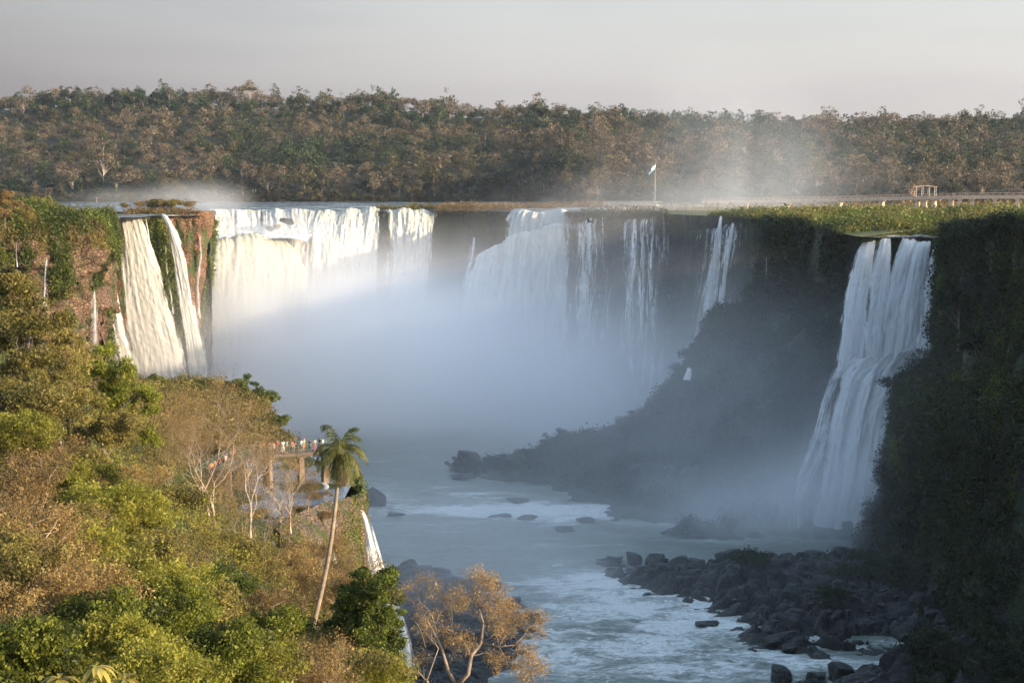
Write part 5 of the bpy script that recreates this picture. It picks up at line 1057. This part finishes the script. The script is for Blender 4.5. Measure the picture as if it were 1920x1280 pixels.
for i, (px, py, Y, s, lab) in enumerate(((350, 800, 190, 1.5, 'leafless brown thicket left of the walkway crowd'), (300, 1010, 100, 1.0, 'fine twigged leafless shrub in the upper slope'), (470, 840, 185, 1.2, 'leafless brown shrub before the walkway curve'), (640, 1180, 90, .9, 'thin leafless shrub by the vine bush'), (420, 890, 176, 1.2, 'brown leafless shrub under the walkway crowd'),
                                         (215, 930, 96, 1.0, 'grey leafless shrub poking out right of the bright yellow green bush'), (270, 1090, 78, .8, 'dry twigged shrub in the lower middle of the slope'), (110, 1150, 60, .7, 'dry leafless shrub above the blue green bush'), (420, 1220, 62, .7, 'leafless shrub between the two bright green bushes at the bottom'), (175, 1060, 74, .8, 'leafless twigs above the pale yellow bush'), (360, 1060, 92, .9, 'pale leafless shrub over the dark hollow'), (60, 870, 96, .9, 'dry leafless shrub between the bushes at the upper left edge'), (500, 1120, 96, .8, 'leafless shrub left of the palm trunk'), (30, 1180, 54, .6, 'dry twigs in the bottom left corner'), (670, 1060, 100, .8, 'leafless shrub on the cliff edge above the vine tree'),
                                         (20, 960, 70, .9, 'leafless shrub with reddish twigs at the left edge'), (575, 905, 176, .7, 'small leafless shrub under the walkway'), (590, 1240, 64, .8, 'thin twigged shrub at the bottom edge'))):
    q = P(px, py, Y); plant('shrub', Btwig[i % 2], q-np.array([0, 0, 4.2*s]), s, i*1.3, lab, 'shrub')
for i, (px, py, Y, s) in enumerate(((876, 868, 476, 2.0), (905, 866, 475, 1.8), (940, 860, 474, 1.8), (985, 848, 476, 2.2), (1040, 832, 475, 3.0), (1075, 822, 475, 2.6), (1110, 818, 474, 2.0), (1150, 806, 474, 2.2), (1190, 790, 473, 3.0), (1215, 772, 473, 2.4), (1245, 752, 474, 2.4), (1270, 730, 476, 2.2), (1290, 704, 478, 2.2), (1300, 680, 480, 2.2), (1312, 650, 482, 2.2), (1330, 622, 484, 2.4), (1350, 600, 486, 2.2))):
    bush('shade', px, py+6, Y, s, 'hazy dark bush along the crest of the shaded slope', None, 'bushes along the crest of the shaded slope')
for i, (px, py, Y, s, lab) in enumerate(((1700, 712, 398, 2.0, 'dark bush on the ledge right of the lower cascade'), (1745, 690, 398, 1.6, 'small dark bush at the inner end of the ledge beside the right waterfall'), (1800, 560, 362, 2.4, 'dark bush bulging from the near right cliff, halfway up'), (1850, 640, 340, 2.6, 'dark bush on the near right cliff level with the ledge'), (1900, 540, 330, 2.4, 'dark bush high on the near right cliff by the right edge'), (1880, 780, 325, 2.6, 'dark bush in the middle of the near right cliff'), (1760, 860, 348, 2.2, 'dark bush low on the near right cliff beside the cascade'), (1830, 960, 322, 2.2, 'dark bush near the foot of the near right cliff'),
                                 (1860, 430, 343, 1.8, 'sunlit bush on the brink of the near right cliff'), (1905, 415, 332, 2.0, 'bush on top of the near right cliff at the edge of the photo'), (1810, 440, 368, 1.6, 'low bush on the brink right of the right waterfall'), (1360, 1040, 375, 1.9, 'round green bush crowning the biggest boulder of the spit'), (1320, 1054, 376, 1.0, 'small green bush left of the round one on the spit'))):
    bush('shade', px, py, Y, s, lab)
for i, (px, py, s, lab) in enumerate(((262, 383, 1.0, 'dry bush at the left end of the red rock islet'), (284, 382, 1.4, 'second dry bush from the left on the red rock islet'), (306, 384, 1.0, 'low dry bush in the middle of the red rock islet'), (322, 382, 1.4, 'tallest dry bush on the red rock islet'), (350, 384, 1.2, 'dry bush at the right end of the red rock islet'), (236, 385, .7, 'tiny bush standing alone left of the red rock islet'), (12, 392, 2.2, 'brownish bush on the left cliff top below the leafy tree'), (50, 400, 1.8, 'yellowish bush on the left cliff top edge'))):
    bush(('tan', 'olive')[i % 2], px, py, 566 if py < 390 else 425, s, lab)
# dark broad tree, brown olive tree, fresh green layered tree
def big_tree(px, py, Y, s, lobes, mat, n, leaf, seed, label, bark='bark_dark', **kw):
    p = proto_tree(M[mat], M[bark], lobes, n, leaf, seed, trunk_r=.28, **kw); q = P(px, py, Y); return plant('tree', p, q, s, 0, label, 'tree')
def pl(px, py, r, Y, o, dy=0, rz=None):
    a = P(px, py, Y+dy)-o; k = r/F*Y; return (a[0], a[1], a[2], k, k, (rz or r*.8)/F*Y)
def photo_tree(base, lobes, Y, mat, n, leaf, seed, label, **kw):
    o = P(base[0], base[1], Y); L = [pl(a, b, r, Y, o, dy) for a, b, r, dy in lobes]
    return big_tree(base[0], base[1], Y, 1, L, mat, n, leaf, seed, label, base=(0, 0, 0), **kw)
photo_tree((40, 840), [(30, 560, 48, 0), (80, 610, 50, -2), (10, 640, 55, 2), (110, 560, 28, 0), (60, 700, 60, -1), (5, 530, 40, 0), (130, 650, 35, 1), (20, 745, 55, -2)], 125, 'olive', 34000, .19, 501, 'dark olive broad tree at the left edge under the mossy cliff', top=None, nclump=190, cr=.28)
photo_tree((130, 900), [(120, 720, 48, 0), (160, 760, 40, 0), (95, 780, 45, -2), (140, 690, 32, 1), (70, 800, 40, -1), (175, 820, 36, 0)], 118, 'olive', 22000, .15, 502, 'brownish olive tree between the dark tree and the fresh green one', nclump=140, cr=.28)
photo_tree((225, 880), [(196, 662, 26, 0), (182, 702, 34, 0), (228, 700, 34, 0), (210, 745, 40, 0), (258, 748, 34, 1), (284, 775, 26, 0), (255, 795, 34, -1), (210, 800, 36, 0), (272, 828, 26, -1), (225, 770, 40, 2)], 138, 'fresh', 34000, .18, 503, 'fresh green layered tree beside the foot of the left waterfall', nclump=170, cr=.34, shell=.5)
photo_tree((10, 430), [(12, 378, 26, 0), (-20, 372, 28, 0), (38, 392, 16, 1), (-5, 400, 24, -2)], 405, 'tan', 9000, .38, 504, 'brown leafy bush tree on top of the left cliff', nclump=60)
photo_tree((670, 1300), [(690, 1085, 30, 0), (722, 1082, 22, 0), (668, 1120, 36, 0), (712, 1120, 40, -1), (655, 1165, 36, 0), (700, 1165, 44, -1), (735, 1128, 24, 1), (750, 1152, 14, 1), (712, 1205, 38, 0), (640, 1140, 22, 0), (690, 1230, 42, -1), (660, 1200, 34, -2), (730, 1175, 22, 1)], 77, 'vine', 48000, .12, 505, 'dense dark green vine covered tree at the edge above the river', nclump=230, cr=.34, droop=.6)
# bare trees by the terrace
def bare(px, py, Y, H, seed, label, depth=6, tr=.16, stems=1, lean=(0, 0), leaf=0, mat='tan', spread=.55, bark='bark_pale', trunkf=.34, nper=4, cluster=.25):
    p = proto_bare(M[mat], M[bark], H, depth, seed, leaf, nper, tr, spread, stems, lean, .10, trunkf, cluster); return plant('bare_tree', p, P(px, py, Y), 1, 0, label, 'tree')
bare(402, 1010, 152, 13, 601, 'tall bare tree with pale twin trunks left of the walkway', 7, .17, 2, (.0, 0), .09)
bare(470, 1020, 150, 11, 602, 'bare tree with darker trunk right of the twin trunked one', 6, .17, 1, (-.05, 0), .09)
bare(360, 1010, 146, 9, 603, 'small leaning bare tree left of the twin trunked one', 6, .11, 1, (-.35, 0), .08)
bare(545, 1000, 160, 7.5, 604, 'low forked bare tree in the middle of the terrace', 6, .13, 1, (-.1, 0), .08, trunkf=.3)
bare(530, 990, 175, 8, 605, 'slim bare tree between the walkway and the forked one', 6, .12, 1, (-.2, 0), .08)
bare(455, 1150, 118, 9.5, 606, 'curved dark bare trunk rising from the slope toward the walkway', 6, .15, 1, (.05, 0), .08, bark='bark')
# golden tree in front of the river
rng = np.random.default_rng(77); mb = MB(); tips = []; Yg_ = 66
o = P(800, 1520, 61); r = empty('golden_tree', o); tag(r, 'golden brown open crowned tree standing out against the river', 'tree')
def gp(px, py, dy=0): return P(px, py, Yg_+dy)-o
mb.tube([np.zeros(3)-[0, 0, 2], gp(835, 1400, -3), gp(850, 1330, -1), gp(856, 1285)], [.2, .17, .15, .14], 8)
L1 = [gp(856, 1285), gp(842, 1262), gp(828, 1215), gp(808, 1175), gp(790, 1140, 1)]; mb.tube(L1, [.10, .085, .065, .05, .03], 7)
L2 = [gp(856, 1285), gp(878, 1262, -.5), gp(884, 1228), gp(902, 1205, .5), gp(906, 1168), gp(898, 1140)]; mb.tube(L2, [.11, .095, .085, .07, .055, .03], 7)
L3 = [gp(884, 1228), gp(868, 1200, .7), gp(850, 1185, 1)]; mb.tube(L3, [.05, .04, .02], 6); L4 = [gp(902, 1205, .5), gp(935, 1212, .3), gp(965, 1208)]; mb.tube(L4, [.055, .04, .025], 6)
L5 = [gp(842, 1262), gp(812, 1240, -.6), gp(790, 1290, -1)]; mb.tube([gp(830, 1330), gp(800, 1275, -.6), gp(822, 1215, -1)], [.05, .04, .02], 6)
def tw(pt, dx, dz, L=.62, d=5, r0=.028):
    twigs(mb, pt, (dx, rng.normal()*.5, dz), L, r0, d, rng, tips, .62, .05, 5, (2, 3))
for pt, dx, dz in ((L1[2], -.6, .5), (L1[3], -.5, .8), (L1[4], -.2, 1), (L1[4], -.9, .5), (L1[3], .6, .8), (L1[4], .5, .9), (L1[2], .7, .4), (L2[5], -.1, 1), (L2[5], -.7, .8), (L2[5], .7, .8), (L2[4], .9, .5), (L2[4], -.6, .6), (L2[3], .8, .6), (L2[4], 1, .1), (L4[2], 1, .2), (L4[2], .8, .7), (L4[1], .5, .9), (L4[2], .9, -.3), (L4[1], .6, -.6), (L3[2], -.8, .5), (L3[2], -.2, 1), (L3[1], -.6, .8), (L2[2], .9, .1), (L2[5], .35, 1), (gp(822, 1215, -1), -.7, .6), (gp(800, 1275), -1, .3), (L4[2], .4, -.8), (L4[1], .2, .8)):
    tw(pt, dx, dz, .55 if dx > 0 or dz > .9 else .47)
mb.build('trunk', M['bark'], r, True)
T = np.array(tips); keep = rng.random(len(T)) < np.where(T[:, 0]+o[0] > P(838, 1200, Yg_)[0], .95, .4); T = T[keep]; C = np.repeat(T, 3, 0)+rng.normal(size=(len(T)*3, 3))*.10
V, Fc, t = leaf_quads(C, .052, rng); me = mesh_np('crown', V, Fc, attrs={'tint': ('FACE', np.clip(t*.8+.1, 0, 1))}); link('crown', me, M['rust'], r)
print('GOLD', len(tips))
# hanging vine stems at the right of the vine tree
for i, (a, b, c, d, lab) in enumerate(((745, 1120, 800, 1140, 'looping leafy vine reaching out to the right of the vine tree'), (735, 1170, 778, 1165, 'bare vine loop hanging below the leafy one'))):
    mb = MB(); p0, p1 = P(a, b, 76), P(c, d, 74); pts = [p0+(p1-p0)*t+np.array([0, 0, -.6*math.sin(t*math.pi)*(1 if i else -.5)]) for t in np.linspace(0, 1, 12)]; pts += [pts[-1]+np.array([.12*k, 0, -.12*k*k*.6-.05]) for k in range(1, 5)]
    mb.tube(np.array(pts)-p0, .018, 5); o2 = mb.build('vine', M['bark'], None, True); o2.location = p0; tag(o2, lab, 'vine')
# big leaved plant
rng = np.random.default_rng(5); o = P(160, 1330, 44); r = empty('large_leaved_plant', o); tag(r, 'plant with rosettes of long drooping leaves at the bottom left edge', 'plant')
for ci, (px, py) in enumerate(((112, 1272), (182, 1250), (236, 1272), (150, 1290))):
    c = P(px, py, 44+ci*.4-.6)-o; mb = MB(); mb.tube([(c[0]*.5, 0, -1), tuple(c*.7), tuple(c)], .025, 6); mb.build('stem', M['bark'], r)
    Q = []; 
    for k in range(13):
        az = k*2.4; L = rng.uniform(.5, .8); el = rng.uniform(.1, .9); d = np.array([math.cos(az)*math.cos(el), math.sin(az)*math.cos(el), math.sin(el)]); p = c.copy(); prev = None; sd = np.cross(d, (0, 0, 1)); sd /= np.linalg.norm(sd)
        for i in range(7):
            w = .085*math.sin((i/6*.92+.06)*math.pi); row = (p-sd*w, p-np.array([0, 0, .012]), p+sd*w)
            if prev is not None:
                for j in (0, 1): Q += [prev[j], prev[j+1], row[j+1], row[j]]
            prev = row; d = d+np.array([0, 0, -.33]); d /= np.linalg.norm(d); p = p+d*L/6
    Q = np.array(Q); me = mesh_np('leaf_rosette', Q, np.arange(len(Q)).reshape(-1, 4), True, {'tint': ('FACE', np.repeat(rng.random(13)*.5+.4, 12)[:len(Q)//4])}); link('leaf_rosette', me, M['rosette'], r)

#==================================================================== AIR: HAZE AND SPRAY
def blob(nt, p, c, rad, amp):
    v = N(nt, 'ShaderNodeVectorMath', operation='SUBTRACT'); nt.links.new(p, v.inputs[0]); v.inputs[1].default_value = tuple(float(x) for x in c)
    w = N(nt, 'ShaderNodeVectorMath', operation='DIVIDE'); nt.links.new(v.outputs[0], w.inputs[0]); w.inputs[1].default_value = rad
    d = N(nt, 'ShaderNodeVectorMath', operation='DOT_PRODUCT'); nt.links.new(w.outputs[0], d.inputs[0]); nt.links.new(w.outputs[0], d.inputs[1])
    return math_(nt, 'MULTIPLY', math_(nt, 'EXPONENT', math_(nt, 'MULTIPLY', d.outputs['Value'], -1.0)), amp)
def spray(name, box, blobs, label, nscale, ncon, col=(1.0, .994, .984), aniso=.0, zs=.7, floor=0.0):
    m, nt, out = newmat(name); p = geo_pos(nt)
    tot = None
    for c, r_, a in blobs:
        g = blob(nt, p, c, r_, a); tot = g if tot is None else math_(nt, 'ADD', tot, g)
    n = noise(nt, mapping(nt, p, (1, 1, zs)), nscale, 4, .6, .6)
    f = math_(nt, 'MAXIMUM', math_(nt, 'ADD', math_(nt, 'MULTIPLY', math_(nt, 'SUBTRACT', n, .5), ncon), 1.0), .0)
    den = math_(nt, 'MULTIPLY', tot, f)
    den = math_(nt, 'MAXIMUM', math_(nt, 'SUBTRACT', den, floor), 0.0)
    v = N(nt, 'ShaderNodeVolumeScatter'); v.inputs['Color'].default_value = col+(1,); v.inputs['Anisotropy'].default_value = aniso
    nt.links.new(den, v.inputs['Density']); nt.links.new(v.outputs[0], out.inputs['Volume'])
    mb = MB(); mb.box(*box); o = mb.build('spray', m); tag(o, label, 'spray', kind='stuff')
    return o
def c3(px, py, Y): return P(px, py, Y)
spray('spray_main', (-155, 122, 262, 715, -77, 52), [
    (c3(620, 850, 592), (60, 55, 28), .085), (c3(650, 650, 618), (46, 46, 25), .045), (c3(480, 434, 655), (26, 14, 4), .016), (c3(500, 650, 600), (32, 34, 22), .026), (c3(850, 640, 625), (34, 36, 21), .020), (c3(900, 780, 590), (50, 46, 29), .038),
    (c3(1120, 760, 530), (60, 60, 27), .016), (c3(1350, 770, 440), (50, 50, 27), .0085), (c3(1250, 950, 410), (60, 45, 22), .0030), (c3(820, 1030, 375), (36, 50, 12), .0120), (c3(890, 1130, 325), (34, 30, 11), .014), (c3(1600, 1120, 335), (50, 34, 12), .0030), (c3(1780, 800, 345), (45, 34, 40), .0011), (c3(1250, 470, 570), (64, 50, 22), .0034),
    (c3(650, 560, 650), (26, 30, 16), .006), (c3(1530, 990, 388), (26, 12, 13), .10), (c3(1390, 990, 392), (26, 14, 8), .030), (c3(1560, 900, 392), (10, 10, 18), .010), (c3(1330, 960, 400), (25, 14, 12), .006), (c3(380, 720, 540), (18, 22, 20), .012)],
    'dense white spray filling the gorge at the foot of the falls', .028, 2.6, floor=.0004)
spray('spray_plume', (-20, 200, 470, 700, 1, 110), [
    (c3(1430, 330, 600), (24, 40, 12), .0012), (c3(1360, 240, 590), (26, 35, 12), .0008), (c3(1310, 385, 590), (34, 40, 8), .0028), (c3(1330, 140, 590), (22, 35, 14), .0004), (c3(1400, 330, 610), (48, 55, 22), .0020), (c3(1400, 180, 610), (30, 55, 24), .0004)],
    'thin plume of spray drifting up over the right plateau', .035, 5.5, zs=.35, col=(.84, .92, 1.0), floor=.0002)
spray('spray_left', (-190, -70, 560, 690, -2, 24), [
    (c3(350, 368, 620), (17, 25, 5), .0055), (c3(230, 372, 620), (22, 25, 3.5), .004), (c3(410, 385, 640), (10, 25, 6), .008)],
    'low wisp of spray rising behind the red rock at the left', .06, 2.5, floor=.0005)
mb = MB(); mb.box(-1400, 1500, -60, 1950, -80, 150); m, nt, out = newmat('haze'); v = N(nt, 'ShaderNodeVolumePrincipled'); v.inputs['Color'].default_value = (.78, .87, .97, 1); v.inputs['Density'].default_value = .000035; v.inputs['Anisotropy'].default_value = .3
nt.links.new(v.outputs[0], out.inputs['Volume']); tag(mb.build('haze', m), kind='stuff')

#==================================================================== LIGHT, SKY, CAMERA
d = Vector((.90, -.40, .19)).normalized(); elev = math.asin(d.z); rot = math.atan2(d.x, d.y)
L = bpy.data.lights.new('sun', 'SUN'); L.energy = 2.6; L.angle = R(.9); L.color = (1.0, .81, .56); so = bpy.data.objects.new('sun', L); COL.objects.link(so); so.rotation_euler = d.to_track_quat('Z', 'Y').to_euler(); so.location = (0, 0, 100)
w = bpy.data.worlds.new('World'); sc.world = w; w.use_nodes = True; nt = w.node_tree; nt.nodes.clear()
sky = nt.nodes.new('ShaderNodeTexSky'); sky.sky_type = 'NISHITA'; sky.sun_disc = False; sky.sun_elevation = elev; sky.sun_rotation = rot; sky.air_density = 1.0; sky.dust_density = 1.5; sky.ozone_density = 1.2
hs = nt.nodes.new('ShaderNodeHueSaturation'); hs.inputs['Saturation'].default_value = .95
bg = nt.nodes.new('ShaderNodeBackground'); bg.inputs[1].default_value = .15; wo = nt.nodes.new('ShaderNodeOutputWorld')
nt.links.new(sky.outputs[0], hs.inputs['Color'])
# dusty evening horizon: the low sky greys out into a pinkish white
g = nt.nodes.new('ShaderNodeNewGeometry'); sx = nt.nodes.new('ShaderNodeSeparateXYZ'); tc = nt.nodes.new('ShaderNodeTexCoord'); nt.links.new(tc.outputs['Generated'], sx.inputs[0])
bw = nt.nodes.new('ShaderNodeRGBToBW'); nt.links.new(hs.outputs[0], bw.inputs[0])
dust = mixc(nt, 1.0, (0, 0, 0), bw.outputs[0]); dm = nt.nodes.new('ShaderNodeMix'); dm.data_type = 'RGBA'; dm.blend_type = 'MULTIPLY'; dm.inputs[0].default_value = 1
nt.links.new(bw.outputs[0], dm.inputs[6]); dm.inputs[7].default_value = (.395, .37, .370, 1)
cl = noise(nt, mapping(nt, tc.outputs['Generated'], (1.5, 1.5, 14)), 1.6, 5, .55, .3)
fz = math_(nt, 'SUBTRACT', 1.0, math_(nt, 'MULTIPLY', math_(nt, 'SUBTRACT', sx.outputs['Z'], .06), 2.6), True)
fz = math_(nt, 'MULTIPLY', fz, .96)
cc = mixc(nt, fz, hs.outputs[0], dm.outputs[2])
cm = nt.nodes.new('ShaderNodeMix'); cm.data_type = 'RGBA'; cm.blend_type = 'MULTIPLY'; cm.inputs[0].default_value = 1; nt.links.new(cc, cm.inputs[6])
az = math_(nt, 'ADD', sx.outputs['X'], .5)
azr = ramp(nt, az, [(.14, (.21, .20, .215)), (.5, (.66, .66, .668)), (.85, (.87, .87, .865)), (1.0, (1.0, .98, .95))])
azf = mixc(nt, fz, (1, 1, 1), azr)
cz = nt.nodes.new('ShaderNodeMix'); cz.data_type = 'RGBA'; cz.blend_type = 'MULTIPLY'; cz.inputs[0].default_value = 1
nt.links.new(ramp(nt, cl, [(.38, (.93, .925, .945)), (.56, (1.0, 1.0, 1.0))]), cz.inputs[6]); zr_ = ramp(nt, math_(nt, 'MULTIPLY', sx.outputs['Z'], 4.0), [(0.0, (1.0, 1.0, 1.0)), (.5, (.74, .74, .74)), (1.0, (.74, .74, .74))]); zz = math_(nt, 'MULTIPLY', 1.35, mixc(nt, fz, (.7407, .7407, .7407), zr_)); cw = nt.nodes.new('ShaderNodeMix'); cw.data_type = 'RGBA'; cw.blend_type = 'MULTIPLY'; cw.inputs[0].default_value = 1; nt.links.new(azf, cw.inputs[6]); nt.links.new(zz, cw.inputs[7]); nt.links.new(cw.outputs[2], cz.inputs[7]); nt.links.new(cz.outputs[2], cm.inputs[7]); nt.links.new(cm.outputs[2], bg.inputs[0]); nt.links.new(bg.outputs[0], wo.inputs[0])
cam = bpy.data.cameras.new('camera'); cam.sensor_width = 36; cam.lens = 36*F/1920; cam.clip_end = 6000; cam.clip_start = .5
co = bpy.data.objects.new('camera', cam); COL.objects.link(co); co.location = tuple(CAM); co.rotation_euler = (math.pi/2-PITCH, 0, 0); sc.camera = co
sc.render.engine = 'CYCLES'; cy_ = sc.cycles
sc.view_settings.view_transform = 'Standard'; sc.view_settings.look = 'None'; sc.view_settings.exposure = 2.08; sc.view_settings.gamma = 1
cy_.use_denoising = True; cy_.denoiser = 'OPENIMAGEDENOISE'; cy_.denoising_input_passes = 'RGB_ALBEDO_NORMAL'
cy_.max_bounces = 12; cy_.diffuse_bounces = 2; cy_.glossy_bounces = 2; cy_.transmission_bounces = 2; cy_.volume_bounces = 10; cy_.transparent_max_bounces = 12
cy_.volume_step_rate = 1.0; cy_.volume_max_steps = 256; cy_.use_adaptive_sampling = True; cy_.adaptive_threshold = .02
